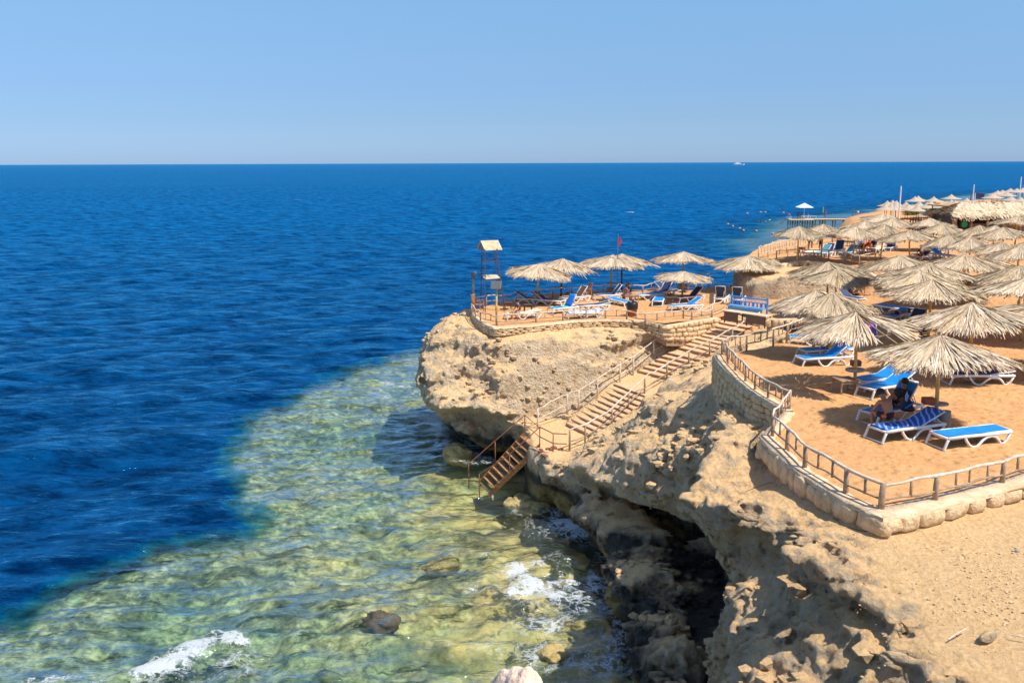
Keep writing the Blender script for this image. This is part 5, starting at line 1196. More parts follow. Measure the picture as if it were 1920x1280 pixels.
# ------------------------------------------------------------------ watchtower
wt = empty('watchtower', P(922, 580, 6.5), 0, 'open steel lifeguard tower with a small gabled wooden roof', 'tower'); wo = np.array(wt.location)
bl = [P(910, 586, 6.5), P(946, 583, 6.5), P(937, 573, 6.5), P(901, 574, 6.5)]; cen = sum(bl)/4; HT = 3.62
tp = [cen+(b_-cen)*np.array([.62, .62, 0])+np.array([-.15, 0, HT]) for b_ in bl]
bl = [Vector([float(c) for c in (b_-wo)]) for b_ in bl]; tp = [Vector([float(c) for c in (t-wo)]) for t in tp]
for b_, t in zip(bl, tp): MB().tube([b_-Vector((0, 0, .2)), t], .036, 4).build('leg', M_dpole, wt)
def lv(k): return [b_.lerp(t, k) for b_, t in zip(bl, tp)]
br = MB()
for k in (.80, .52):
    q = lv(k)
    for i in range(4): br.tube([q[i], q[(i+1) % 4]], .024, 4)
br.build('crossbar', M_dpole, wt)
q = lv(.53); MB().add(q+[v-Vector((0, 0, .05)) for v in q], [(0, 1, 2, 3), (7, 6, 5, 4), (0, 4, 5, 1), (1, 5, 6, 2), (2, 6, 7, 3), (3, 7, 4, 0)]).build('platform', M_cap, wt)
c_ = sum(tp, Vector())/4; rf = MB(); hw, dp = .56, .62
for s in (-1, 1):
    for j in range(9):
        x0 = -hw+j*(2*hw/9); v = [(x0, 0, .40), (x0+2*hw/9-.012, 0, .40), (x0+2*hw/9-.012, s*dp, -.10), (x0, s*dp, -.10)]
        v = [Matrix.Rotation(.42, 3, 'Z') @ Vector(a)+c_ for a in v]; rf.add(v+[a+Vector((0, 0, .03)) for a in v], [(0, 3, 2, 1) if s > 0 else (0, 1, 2, 3), (4, 5, 6, 7) if s > 0 else (7, 6, 5, 4), (0, 1, 5, 4), (2, 3, 7, 6), (1, 2, 6, 5), (3, 0, 4, 7)])
ro = rf.build('roof', M_cap, wt)
gb = MB()
for x in (-hw+.03, hw-.03): gb.add([Matrix.Rotation(.42, 3, 'Z') @ Vector(a)+c_ for a in ((x, -dp+.04, -.08), (x, dp-.04, -.08), (x, 0, .38))], [(0, 1, 2)])
gb.build('gable', M_brown, ro)
ld = MB(); r0 = bl[1]+Vector((.08, .1, 0)); r1 = bl[1].lerp(tp[1], .55)+Vector((.0, .1, 0)); off = Vector((-.05, .38, 0))
ld.tube([r0, r1], .018, 5); ld.tube([r0+off, r1+off], .018, 5)
for k in range(8): a = r0.lerp(r1, (k+.5)/8); ld.tube([a, a+off], .014, 5)
ld.build('ladder', M_dpole, wt)
# ------------------------------------------------------------------ floodlights, flag
def floodlight(base, h, yaw, label, s=.34, pm=None):
    o = empty('floodlight', base, yaw, label, 'floodlight')
    MB().tube([(0, 0, -.1), (0, 0, h)], .055, 8).build('pole', pm or M_pole, o, True)
    hd = MB(); hd.box((0, -.05, h+.16), (s*1.4, .14, s), rx=-.5, taper=1.0); ho = hd.build('lamp_head', M_metal, o, bevel=.01)
    MB().box((0, -.125, h+.125), (s*1.2, .012, s*.82), rx=-.5).build('lamp_glass', M_tray, ho); return o
floodlight(P(931, 609, 6.5), 2.0, R_(-12), 'square floodlight on a yellow pole at the front fence of the point', .40)
floodlight(P(888, 574, 6.5), 1.75, R_(60), 'grey floodlight on a pole at the outer corner of the point', .32)
o = empty('flag_pole', S(1157, 551), 0, 'thin grey pole with a small red flag behind the ragged umbrella', 'flag pole')
MB().tube([(0, 0, -.2), (0, 0, 3.95)], .028, 7).build('pole', M_metal, o)
fl = MB(); vs = []
for i in range(7):
    for j in range(4): vs.append((.03+j*.055+.02*math.sin(i), .03*math.sin(j*2+i*.8), 3.7-i*.085-j*.03))
fl.add(vs, [(i*4+j, i*4+j+1, (i+1)*4+j+1, (i+1)*4+j) for i in range(6) for j in range(3)]); fl.build('flag', M_cred, o, True)
# ------------------------------------------------------------------ bench, counter, bin, board
def pt2(a, b_, t): return a+(b_-a)*t
a, c = P(1371, 583, 6.55), P(1438, 592, 6.55); bn = empty('bench', a, 0, 'sky blue painted bench with a fretted backrest at the stair head', 'bench'); d = Vector([float(v) for v in (c-a)]); dn = d.normalized(); nn = Vector((dn.y, -dn.x, 0))
def slab(parent, name, mat, p0, p1, z0, z1, th, off=0):
    p0 = Vector(p0)+nn*off; p1 = Vector(p1)+nn*off; vs = []
    for z in (z0, z1):
        for q in (p0-nn*th/2, p1-nn*th/2, p1+nn*th/2, p0+nn*th/2): vs.append((q.x, q.y, z))
    return MB().add(vs, [(0, 3, 2, 1), (4, 5, 6, 7), (0, 1, 5, 4), (1, 2, 6, 5), (2, 3, 7, 6), (3, 0, 4, 7)]).build(name, mat, parent, bevel=.006)
Z0 = Vector((0, 0, 0))
for t in (0, 1): slab(bn, 'post', M_lblue, d*t-dn*.045, d*t+dn*.045, -.05, 1.02, .09)
slab(bn, 'top_rail', M_lblue, Z0, d, .84, .92, .06); slab(bn, 'middle_rail', M_lblue, Z0, d, .62, .67, .05); slab(bn, 'seat', M_lblue, Z0, d, .38, .43, .42, .25)
fr = MB()
n = 26
for i in range(n): q = d*((i+.5)/n); fr.box((q.x, q.y, .755), (.02, .02, .17))
for i in range(9): q = d*((i+.5)/9); fr.box((q.x, q.y, .53), (.16 if i % 2 else .09, .03, .2), rz=math.atan2(dn.y, dn.x))
fr.build('fretwork', M_lblue, bn)
slab(bn, 'apron', M_lblue, d*.02, d*.98, .08, .36, .04, .42)
a, c = P(1357, 604, 6.5), P(1437, 616, 6.5); ct = empty('counter', a, 0, 'brown panelled counter with a pale top in front of the blue bench', 'counter'); d = Vector([float(v) for v in (c-a)]); dn = d.normalized(); nn = Vector((dn.y, -dn.x, 0))
slab(ct, 'top', M_cap, d*-.01, d*1.01, .62, .66, .62, -.2)
for t0, t1 in ((.02, .33), (.55, .97)):
    slab(ct, 'panel', M_wicker, d*t0, d*t1, .16, .60, .035, .06)
for t in (.03, .33, .55, .97):
    for of in (.04, -.42): slab(ct, 'leg', M_darkw, d*t-dn*.03, d*t+dn*.03, 0, .6, .05, of)
bn2 = empty('waste_bin', S(1185, 592), 0, 'terracotta waste bin lined with a black bag at the front fence', 'bin')
MB().lathe([(.24, 0), (.30, .45), (.31, .47), (.01, .47)], n=18).build('tub', M_terra, bn2, True)
MB().lathe([(.315, .40), (.335, .50), (.32, .72), (.27, .80), (.22, .74), (.2, .6)], n=14).build('bag', M_black, bn2, True)
o = empty('info_board', P(1333, 592, 6.5), R_(8), 'plain brown board on two posts beside the stair head', 'board')
MB().box((0, 0, 1.05), (.24, .03, .5)).build('panel', M_wicker, o)
for x in (-.1, .1): MB().box((x, .03, .55), (.03, .03, 1.2)).build('post', M_wood, o)
# boxes, bag, bottle by the boys
def lay(name, mb, mat, loc, label, cat, smooth=True, rz=0):
    o = mb.build(name, mat, None, smooth); o.location = [float(c) for c in loc]; o.rotation_euler = (0, 0, rz); return tag(o, label, cat)
p = S(1700, 797); bp = empty('backpack', (p[0], p[1]+.1, p[2]+.38), .3, 'dark blue backpack on the lounger beside the shirtless boy', 'bag')
MB().blob((0, 0, .14), (.20, .15, .16), 4, 3, .22, 1.6).build('bag_body', M_cnavy, bp, True)
MB().tube([(-.15, -.12, .1), (-.1, -.22, .2), (.05, -.2, .28), (.12, -.05, .33)], .02, 6).build('strap', M_blue, bp, True)
MB().blob((.02, -.1, .08), (.15, .12, .09), 9, 2, .2).build('pocket', M_black, bp, True)
bt = empty('water_bottle', (p[0]-.04, p[1]+.05, p[2]+.62), 0, 'clear blue water bottle standing on the backpack', 'bottle')
MB().lathe([(.035, 0), (.038, .05), (.034, .1), (.038, .15), (.036, .22), (.015, .27), (.014, .29)], n=12).build('bottle_body', M_bottle, bt, True)
MB().lathe([(.017, .285), (.017, .31), (.001, .31)], n=10).build('cap', M_blue, bt)
# ------------------------------------------------------------------ people
p = S(1672, 818); q = S(1700, 812)
boy = person('hunch', (p[0]-.03, p[1]+.14, p[2]+.40), R_(112), 'shirtless boy in black and orange swim shorts hunched on a lounger, back to the camera', M_skin, None, M_cblack, .98, True)
side = MB()
for s in (-1, 1): side.blob((.10, s*.155, .11), (.15, .05, .055), 3+s, 2, .15)
side.build('shorts_side_panel', M_corange, boy, True)
lz = L3.rotation_euler[2]; lx = Vector(L3.location)
person('lounge', (lx[0]+1.12*math.cos(lz), lx[1]+1.12*math.sin(lz), lx[2]+.30), lz+math.pi, 'boy in a black T-shirt reclining with one knee up on the raised lounger', M_skin, M_cblack, M_cblack, .97, True)
p = S(974, 598); person('sit', (p[0], p[1], p[2]+.30), R_(200), 'sunburnt person with dark hair sitting up on the yellow-towelled lounger', M_skin2, M_brownc, None, .95)
p = S(1171, 566); person('sit', (p[0], p[1], p[2]+.32), R_(20), 'bare-shouldered person sitting at the back table of the point, left one', M_skin, None, M_cpink, .95)
p = S(1182, 562); person('sit', (p[0], p[1], p[2]+.32), R_(190), 'person in a dark top sitting at the back table of the point, right one', M_skin, M_cnavy, M_cblack, .95)
p = S(1600, 566); person('lounge', (p[0], p[1], p[2]+.32), R_(-5), 'person in black with long dark hair lounging beside the wooden armchair', M_skin, M_cblack, M_cblack, 1.0)
p = S(1519, 472); person('stand', p, R_(80), 'tall person in brown standing on the upper terrace, left of the standing pair', M_skin, M_brownc, M_cblack, 1.05)
p = S(1538, 473); person('stand', p, R_(200), 'person in a grey T-shirt standing on the upper terrace, right of the standing pair', M_skin, M_cgrey, M_cblack, .95)
p = S(1680, 604); person('lie', (p[0], p[1], p[2]+.33), R_(205), 'sunbather with bare legs lying in the shade behind the missing-wedge umbrella', M_skin2, M_teal, M_cnavy, .95)
p = S(1620, 474); person('lounge', (p[0], p[1], p[2]+.33), R_(180), 'sunbather in navy trunks on the orange-backed lounger', M_skin, None, M_cnavy, .95)
p = S(1638, 472); person('sit', (p[0], p[1], p[2]+.33), R_(240), 'suntanned person sitting right of the orange-backed lounger', M_skin, M_cnavy, M_cblack, .92)
p = S(1645, 459); person('lie', (p[0], p[1], p[2]+.33), R_(180), 'person lying in the deep shade of the crowded umbrella', M_skin, M_cpink, M_cnavy, .92)
p = S(1727, 490); person('sit', (p[0], p[1], p[2]+.33), R_(100), 'dark-haired person sitting in front of the navy lounger among the umbrellas', M_skin, M_cblack, M_cblack, .92)
# ------------------------------------------------------------------ rocks
def rock(px, py, z, r, label, mat, seed, rz=0, cat='rock', n=4, amp=.35):
    mb = MB().blob((0, 0, 0), r, seed, n, amp, 1.3); o = mb.build('boulder', mat, None, True); o.location = P(px, py, z); o.rotation_euler = (0, 0, rz); return tag(o, label, cat)
M_rgold, nt, N, L, b = newmat('ochre_rock'); geo = N.new('ShaderNodeNewGeometry'); x1 = noise_node(nt, 3, 6, .7, geo.outputs['Position'])
cr = ramp(nt, x1.outputs[0], [(.3, (.20, .14, .04)), (.5, (.52, .38, .14)), (.7, (.68, .52, .24))]); L.new(cr.outputs[0], b.inputs['Base Color']); b.inputs['Roughness'].default_value = .7; L.new(bump(nt, x1.outputs[0], 1, .2), b.inputs['Normal'])
rock(858, 850, .12, (.85, .6, .55), 'squat yellowish boulder awash below the overhang', M_rgold, 3)
rock(975, 940, -.1, (.62, .7, .34), 'yellow rock awash right of the foot of the rusty stairs', M_rgold, 5, .3)
rock(1000, 953, -.14, (.75, .45, .30), 'long flat yellow rock behind the swirl near the rusty stairs', M_rgold, 7, .2)
rock(1104, 1176, -.08, (.48, .35, .28), 'low yellow rock in the foam of the cove', M_rgold, 9)
rock(1036, 1229, -.1, (.40, .45, .26), 'small yellow rock in the foam at the bottom of the view', M_rgold, 11)
rock(712, 1164, -.58, (.62, .5, .34), 'dark brown coral head under the water', simple('dark_coral', (.16, .10, .05), .8, .3, 5), 13)
rock(830, 1062, -.55, (.9, .4, .30), 'pale submerged ledge stone left of the wave', M_rgold, 15, .5)
rock(1090, 1085, -.35, (.5, .5, .34), 'submerged pinkish stone beside the breaking wave', M_rgold, 17)
rock(1064, 1095, -.35, (.4, .5, .34), 'submerged stone in the breaking wave', M_rgold, 19)
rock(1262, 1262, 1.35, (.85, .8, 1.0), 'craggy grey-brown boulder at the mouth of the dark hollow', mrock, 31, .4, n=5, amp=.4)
# pale foreground crag
mb = MB().blob((0, 0, 0), (.38, .42, .6), 21, 5, .3, 1.2); o = mb.build('foreground_crag', simple('pink_rock', (.90, .68, .50), .95, .15, 5, bmp=.06, bscale=12, col2=(.66, .45, .30)), None, True); o.location = PZ(968, 1366, 9.8); tag(o, 'tip of a pinkish rock rising from the bottom edge', 'rock')
rock(1400, 790, 7.0, (.16, .15, .10), 'lone stone on the slope below the rounded wall', mrock, 23, n=3)
rock(1740, 1079, 7.47, (.42, .20, .05), 'flat sand-coloured slab lying on the near plateau', mrock, 25, -.3, n=3, amp=.2)
rock(1852, 1193, 7.45, (.22, .10, .07), 'wedge-shaped stone casting a shadow on the near plateau', mrock, 27, .6, n=3, amp=.2)
rock(1907, 1032, 7.55, (.07, .06, .04), 'dark pebble near the right edge of the plateau', M_conc, 29, n=2)
rg = np.random.RandomState(8); mb = MB(); bm = MB().blob((0, 0, 0), (1, 1, 1), 3, 1, .3); bv = np.array(bm.v)
def gz_at(x, y): return idw(GP, x, y)
for i in range(900):
    cx = rg.choice([0, 1, 2], p=[.5, .3, .2]); px, py = [(rg.normal(1830, 70), rg.normal(1070, 55)), (rg.uniform(1600, 1920), rg.uniform(1000, 1280)), (rg.normal(1885, 40), rg.normal(1110, 40))][cx]
    if px < 1400+(py-950)*.85 or py < 985: continue
    p = P(px, py, 7.45); z = float(gz_at(p[0], p[1])); p = P(px, py, z); s = .006+.018*rg.rand()**3
    mb.add(bv*np.array([s*rg.uniform(.8, 1.6), s, s*.7])+np.array([p[0], p[1], z+.02]), bm.f)
o = mb.build('gravel', M_stone, None); tag(o, kind='stuff', label='loose gravel scattered over the near plateau')
for i, (a, c) in enumerate([((1778, 1198), (1812, 1178)), ((1895, 1190), (1925, 1196)), ((1706, 1082), (1760, 1090))]):
    o = MB().tube([P(*a, 7.47)-P(*a, 7.45), P((a[0]+c[0])/2, (a[1]+c[1])/2-2, 7.49)-P(*a, 7.45), P(*c, 7.47)-P(*a, 7.45)], .012, 5).build('stick', M_wood, None); o.location = P(*a, 7.45)
    tag(o, ['dry stick left of the wedge-shaped stone', 'dry stick touching the right edge of the plateau', 'thin reed beside the flat slab'][i], 'stick')
# rubble broken from the rock, lying on ledges and slopes
nv_ = len(cliff_me.vertices); vn = np.empty(nv_*3, np.float32); cliff_me.vertices.foreach_get('normal', vn); vn = vn.reshape(-1, 3)
rg = np.random.RandomState(17); cand = np.nonzero((vn[:, 2] > .35) & (V[:, 2] > 1.0) & (V[:, 2] < 7.3) & (V[:, 0] < 11))[0]; cand = cand[rg.permutation(len(cand))[:5200]]
cx_, cy_ = V[cand, 0].astype(np.float64), V[cand, 1].astype(np.float64)
keep = (sdf_poly(SANDPOLY, cx_, cy_) < -.35) & (sdf_poly(STRIP, cx_, cy_) < -.25) & (sdf_poly(LANDING, cx_, cy_) < -.1) & (fbm(cx_*.5, cy_*.5, 0, 2, 88) > -.15)
cand = cand[keep][:1900]; mb = MB(); kinds = []
for k in range(6):
    b1 = MB().blob((0, 0, 0), (1, 1, 1), 40+k, 1, .5, 1.1); kinds.append((np.sign(b1.v)*np.abs(b1.v)**.7, b1.f))
for i in cand:
    bv, bf = kinds[rg.randint(6)]; s = .03+.17*rg.rand()**3.2; sc = np.array([s*rg.uniform(.8, 1.6), s*rg.uniform(.7, 1.2), s*rg.uniform(.5, .9)]); a = rg.rand()*6.28; ca, sa = math.cos(a), math.sin(a)
    q = bv*sc; q = np.stack([q[:, 0]*ca-q[:, 1]*sa, q[:, 0]*sa+q[:, 1]*ca, q[:, 2]], 1); mb.add(q+V[i]+vn[i]*s*.3, bf)
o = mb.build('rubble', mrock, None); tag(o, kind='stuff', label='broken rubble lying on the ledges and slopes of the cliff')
o = empty('spotlight', P(1343, 945, 7.0), .2, 'grey box lamp standing on the brink above the hollow', 'lamp')
MB().box((0, 0, .22), (.14, .12, .42), ry=.06).build('housing', M_metal, o, bevel=.01); MB().box((-.09, -.02, .24), (.02, .1, .3), ry=.06).build('lamp_glass', M_glass, o)
cab = [(1350, 946), (1378, 940), (1400, 920), (1440, 905), (1480, 902), (1500, 912), (1540, 950), (1580, 985), (1620, 996), (1700, 985), (1780, 960)]
pts = []
for a in cab: p = P(*a, 7.4); z = float(gz_at(p[0], p[1]))+.06; pts.append(P(*a, z))
o = MB().tube(wob([Vector([float(v) for v in p-pts[0]]) for p in pts], 3, .012, .3), .007, 4).build('cable', M_black, None); o.location = pts[0]; tag(o, 'thin dark cable lying along the foot of the near wall', 'cable')
p = P(1252, 724, 4.9); o = MB().lathe([(.03, 0), (.035, .05), (.034, .2), (.013, .25)], n=10).build('plastic_bottle', M_cwhite, None, True); o.location = (p[0], p[1], p[2]+.3); o.rotation_euler = (1.5, 0, 1.2); tag(o, 'crushed white bottle lying beside the stair handrail', 'bottle')
# ------------------------------------------------------------------ far shore
def canvas_umbrella(mat):
    r = empty('canvas_sunshade'); n = 12; prof = [(.03, 2.72), (.22, 2.52), (.5, 2.28), (.85, 2.10), (1.25, 1.98), (1.62, 1.90), (1.66, 1.84)]
    mb = MB(); vs = []
    for rad, z in prof:
        for k in range(n): a = 2*math.pi*k/n; e = 1-.04*(k % 2); vs.append((rad*e*math.cos(a), rad*e*math.sin(a), z))
    mb.add(vs, [(i*n+k, (i+1)*n+k, (i+1)*n+(k+1) % n, i*n+(k+1) % n) for i in range(len(prof)-1) for k in range(n)]); mb.build('canopy', mat, r, True)
    MB().tube([(0, 0, -.2), (0, 0, 2.7)], .04, 6).build('pole', M_dpole, r); return r
rows = [[(1664, 376), (1674, 375), (1681, 376), (1699, 378)], [(1660, 382), (1671, 382), (1680, 381), (1703, 382), (1720, 384)], [(1716, 368), (1722, 367), (1751, 368), (1784, 364)],
        [(1724, 377), (1738, 379), (1745, 376), (1764, 379), (1784, 374), (1791, 375), (1813, 371)], [(1740, 391), (1762, 391), (1788, 382), (1812, 382), (1779, 389), (1837, 375), (1844, 374), (1872, 375)],
        [(1860, 363), (1863, 362), (1888, 359), (1896, 367), (1914, 369)], [(1871, 357), (1880, 356), (1895, 353), (1907, 353), (1918, 352)]]
rn = ['back row beside the tall white mast', 'front row beside the tall white mast', 'top row against the sea', 'middle row behind the bushes', 'row just above the bar hut', 'near row of the far spit', 'outermost row of the far spit']
pr = {}
for ri, row in enumerate(rows):
    for k, (ax, ay) in enumerate(sorted(row)):
        tan = (ax, ay) in [(1844, 374), (1872, 375), (1788, 382), (1837, 375)]
        m = M_canvas2 if tan else M_canvas
        if m.name not in pr: o = pr[m.name] = canvas_umbrella(m)
        else: o = copy_tree(pr[m.name])
        z = 6.4
        for _ in range(30): p = P(ax, ay, z+2.72); z = .5*z+.5*max(5.0, farz_at(p[0], p[1]))
        _, _, Z = proj(p); s = min(max(38*Z/(2*F)/1.66, .85), 1.45)
        o.location = (p[0], p[1], z); o.scale = (s, s, 1); o.rotation_euler = (0, 0, k)
        tag(o, '%s canvas sunshade, %s from left, %s' % ('tan' if tan else 'cream', ORD[k], rn[ri]), 'sunshade', 'pointed canvas sunshades on the far shore')
def pole_(px, py, ytop, r, mat, name, label, cat, z=None, Zd=None):
    p = P(px, py, z if z is not None else 7.0); _, _, Z = proj(p); h = (py-ytop)*Z/F/.98
    o = empty(name, p, 0, label, cat); MB().tube([(0, 0, -.5), (0, 0, h)], [r, r*.7], 8).build('pole', mat, o); return o, h
pole_(1685, 412, 351, .10, M_cwhite, 'white_mast', 'tallest white mast rising above the far sunshades', 'mast', 7.9)
pole_(1676, 408, 379, .08, M_cwhite, 'white_mast', 'shorter white mast just left of the tallest one', 'mast', 7.5)
o, h = pole_(1823, 386, 347, .12, M_cwhite, 'white_mast', 'white mast beside the dark blue flag', 'mast', 6.4)
o2, h2 = pole_(1827, 386, 363, .07, M_cwhite, 'flag_pole', 'thin pole flying a dark blue flag', 'flag pole', 6.4)
MB().add([(0, 0, h2), (2.0, .3, h2-.1), (1.9, .4, h2-1.2), (0, 0, h2-1.1)], [(0, 1, 2, 3)]).build('flag', M_cnavy, o2)
pole_(1819, 386, 359, .10, M_dpole, 'lamp_pole', 'dark pole just left of the white mast with the flag', 'pole', 6.4)
pole_(1911, 372, 333, .16, M_cwhite, 'white_mast', 'white mast at the right edge, left one', 'mast', 6.4)
pole_(1916, 372, 348, .12, M_lblue, 'white_mast', 'bluish mast at the right edge, right one', 'mast', 6.4)
def lamp_post(px, py, yt, label, z):
    o, h = pole_(px, py, yt+6, .10, M_rust, 'lamp_post', label, 'lamp post', z); k = h/4.0
    MB().box((-.1*k, -.1, h+.1*k), (.7*k, .35*k, .32*k), ry=.2).build('lamp_head', M_metal, o); return o
lamp_post(1598, 418, 388, 'rusty lamp post with a square head where the jetty meets the shore', 1.0)
lamp_post(1649, 402, 377, 'rusty lamp post left of the far sunshades', 5.0)
# bushes
rgb = np.random.RandomState(3)
for bi, (px, py, wm) in enumerate([(1712, 405, 1.6), (1727, 402, 2.0), (1742, 400, 2.2), (1757, 398, 2.0), (1771, 400, 1.6)]):
    z = 7.2; p = P(px, py, z); z = farz_at(p[0], p[1]); p = P(px, py, z); o = empty('bush', p, 0, 'yellow-green bush behind the paling fence, %s from the left' % ORD[bi], 'bush', 'bushes behind the paling fence')
    n = 900; d = rgb.normal(size=(n, 3)); d /= np.linalg.norm(d, axis=1)[:, None]; rad = wm*(.55+.45*rgb.rand(n))*(1+.2*np.sin(d[:, 0]*5+bi))
    c = d*rad[:, None]*np.array([1, .8, .75]); c[:, 2] = np.abs(c[:, 2])+.1; u = rgb.normal(size=(n, 3))*.10; v = rgb.normal(size=(n, 3))*.10
    V_ = np.stack([c-u, c+v, c+u], 1).reshape(-1, 3); me = npmesh('foliage', V_, np.arange(3*n).reshape(-1, 3), False); link('foliage', me, o, M_leaf)
    mb = MB()
    for k in range(5): mb.tube([(0, 0, -.2), (rgb.normal()*.2, rgb.normal()*.2, .5), (rgb.normal()*.6*wm*.5, rgb.normal()*.5*wm*.5, wm*.6)], [.05, .035, .015], 5)
    mb.build('branches', M_brown, o)
# paling fence with banners
a, c = PZ(1707, 416, 96), PZ(1790, 411, 92)
zb = 8.0; a[2] = zb; c[2] = zb; pf = empty('paling_fence', a, 0, 'dark brown paling fence with pointed posts left of the bar hut', 'fence'); d = Vector([float(v) for v in (c-a)])
for i in range(17):
    q = d*(i/16); MB().tube([(q.x, q.y, -.3), (q.x, q.y, 1.25), (q.x, q.y, 1.5)], [.07, .065, .01], 6).build('paling', M_dpole, pf)
rl = MB()
for z in (.35, .75, 1.1): rl.tube([(0, 0, z), d+Vector((0, 0, z))], .05, 5)
rl.build('rail', M_dpole, pf)
def banner(t, w, h, mat, label, z0=.3):
    q = d*t+Vector([float(v) for v in a]); o = MB().box((0, 0, 0), (w, .03, h)).build('banner', mat, None); o.location = (q.x, q.y-.12, q.z+z0+h/2); o.rotation_euler = (0, 0, math.atan2(d.y, d.x)); return tag(o, label, 'banner')
gr_m, nt, N, L, b = newmat('green_banner'); tc = N.new('ShaderNodeTexCoord'); x1 = noise_node(nt, 1.4, 3, .5, tc.outputs['Object']); L.new(ramp(nt, x1.outputs[0], [(.4, (.02, .30, .06)), (.52, (.25, .55, .08)), (.62, (.02, .35, .25))]).outputs[0], b.inputs['Base Color'])
banner(.70, .62, .95, gr_m, 'bright green banner hung on the paling fence', .45); banner(.32, .5, .8, M_cnavy, 'small dark blue banner on the paling fence', .2)
# bar hut
hp = PZ(1790, 420, 90); hq = PZ(1975, 420, 90); hp[2] = hq[2] = 8.05; hut = empty('bar_hut', hp, 0, 'open dark-walled bar hut under a long shaggy thatched roof', 'hut'); d = Vector([float(v) for v in (hq-hp)]); Lh = d.length; dn = d.normalized(); nb = Vector((-dn.y, dn.x, 0)); Wd = 5.0
rgh = np.random.RandomState(9); n = 5200
def thatch_strip_roof(p0, L__, W__, ze, zr, n, seed, ov=.5):
    rg = np.random.RandomState(seed); s = rg.rand(n)*(L__+2*ov)-ov; side = rg.choice([-1, 1], n); t0 = rg.uniform(0, .75, n); t1 = np.minimum(t0+rg.uniform(.25, .5, n), 1.06+.06*np.sin(s*1.7))
    wd = rg.uniform(.05, .11, n); sh = np.clip(rg.normal(.55, .2, n), 0, 1); V_ = []
    hip = np.clip(np.minimum(s+ov, L__+ov-s)/2.2, .0, 1)
    for k, t in enumerate((t0, (t0+t1)/2, t1)):
        y = side*t*(W__/2+ov); z = zr*1.0-(zr-ze)*t-(.35*rg.rand(n) if k == 2 else 0)*(t > .95); z = np.minimum(z, ze+(zr-ze)*hip**.8)+.05*rg.rand(n)
        for q in (-1, 1):
            x = s+q*wd*(1 if k < 2 else .4)+rg.normal(0, .02, n); X_ = np.outer(x, np.array(dn))+np.outer(y+W__/2, np.array(nb)); X_[:, 2] = z; V_.append(X_)
    V_ = np.stack(V_, 1); idx = np.arange(n)[:, None]*6; Q_ = np.concatenate([idx+np.array([[0, 1, 3, 2]]), idx+np.array([[2, 3, 5, 4]])])
    me = npmesh('roof', V_.reshape(-1, 3), Q_, False); at_ = me.attributes.new('shade', 'FLOAT', 'POINT'); at_.data.foreach_set('value', np.repeat(sh, 6).astype(np.float32)); return me
link('thatched_roof', thatch_strip_roof(hp, Lh, Wd, 1.75, 3.0, n, 4), hut, M_thatch)
mb = MB()
for k in range(7):
    for yy in (0, Wd):
        q = dn*(Lh*k/6)+nb*yy; MB().tube([(q.x, q.y, -.2), (q.x, q.y, 2.0)], .11 if k % 3 else .22, 8).build('post', M_brown, hut)
def wallq(parent, name, mat, s0, s1, y, z0, z1, th=.1):
    c_ = dn*((s0+s1)/2)+nb*y; return MB().box((c_.x, c_.y, (z0+z1)/2), (s1-s0, th, z1-z0), rz=math.atan2(dn.y, dn.x)).build(name, mat, parent)
wallq(hut, 'back_wall', M_darkw, .2, Lh, Wd-.3, 0, 1.9); wallq(hut, 'side_wall', M_darkw, .1, .25, Wd/2, 0, 1.8, Wd-.6); wallq(hut, 'counter', M_brown, 1.2, Lh-1, 1.4, 0, .95, .5); wallq(hut, 'shelf', M_wicker, 1.5, Lh-2, Wd-.5, 1.2, 1.25, .3)
o = wallq(None, 'freezer', M_teal, 3.4, 4.9, .5, 0, .8, .6); o.location = hut.location; tag(o, 'teal chest freezer in front of the bar counter', 'freezer')
o = wallq(None, 'banner', M_cblack, .35, 1.3, -.25, .45, 1.5, .03); o.location = hut.location; tag(o, 'black banner with a green disc at the left end of the bar hut', 'banner')
dk_ = MB(); c_ = dn*.82+nb*-.275; 
vs = [(c_.x, c_.y, 1.0)]+[(c_.x+dn.x*.3*math.cos(t), c_.y+dn.y*.3*math.cos(t), 1.0+.3*math.sin(t)) for t in np.linspace(0, 6.283, 17)[:-1]]
dk_.add(vs, [(0, i+1, (i+1) % 16+1) for i in range(16)]); dk_.build('disc', M_green, o)
wl = empty('stacked_wall', PZ(1792, 431, 84)*np.array([1, 1, 0])+np.array([0, 0, 8.1]), 0, 'low dry-stacked brown wall in front of the bar hut', 'wall'); mb = MB()
for r in range(4):
    for k in range(16): mb.box((k*.5+.2*(r % 2), 0, .1+.17*r), (.47, .3, .15))
mb.build('courses', M_brown, wl)
# flat brown awning behind the hut
p = PZ(1858, 392, 112); p[2] = 0; p = PZ(1858, 385, 118); aw = empty('awning', (p[0], p[1], farz_at(p[0], p[1])), 0, 'flat brown awning behind the bar hut roof', 'awning'); zt = p[2]-aw.location[2]
MB().box((0, 0, zt), (14, 5, .15), rz=.05).build('cover', M_canvas2, aw)
for x in (-6.5, -2, 2, 6.5):
    for y in (-2, 2): MB().tube([(x, y, -.2), (x, y, zt)], .07, 6).build('post', M_dpole, aw)
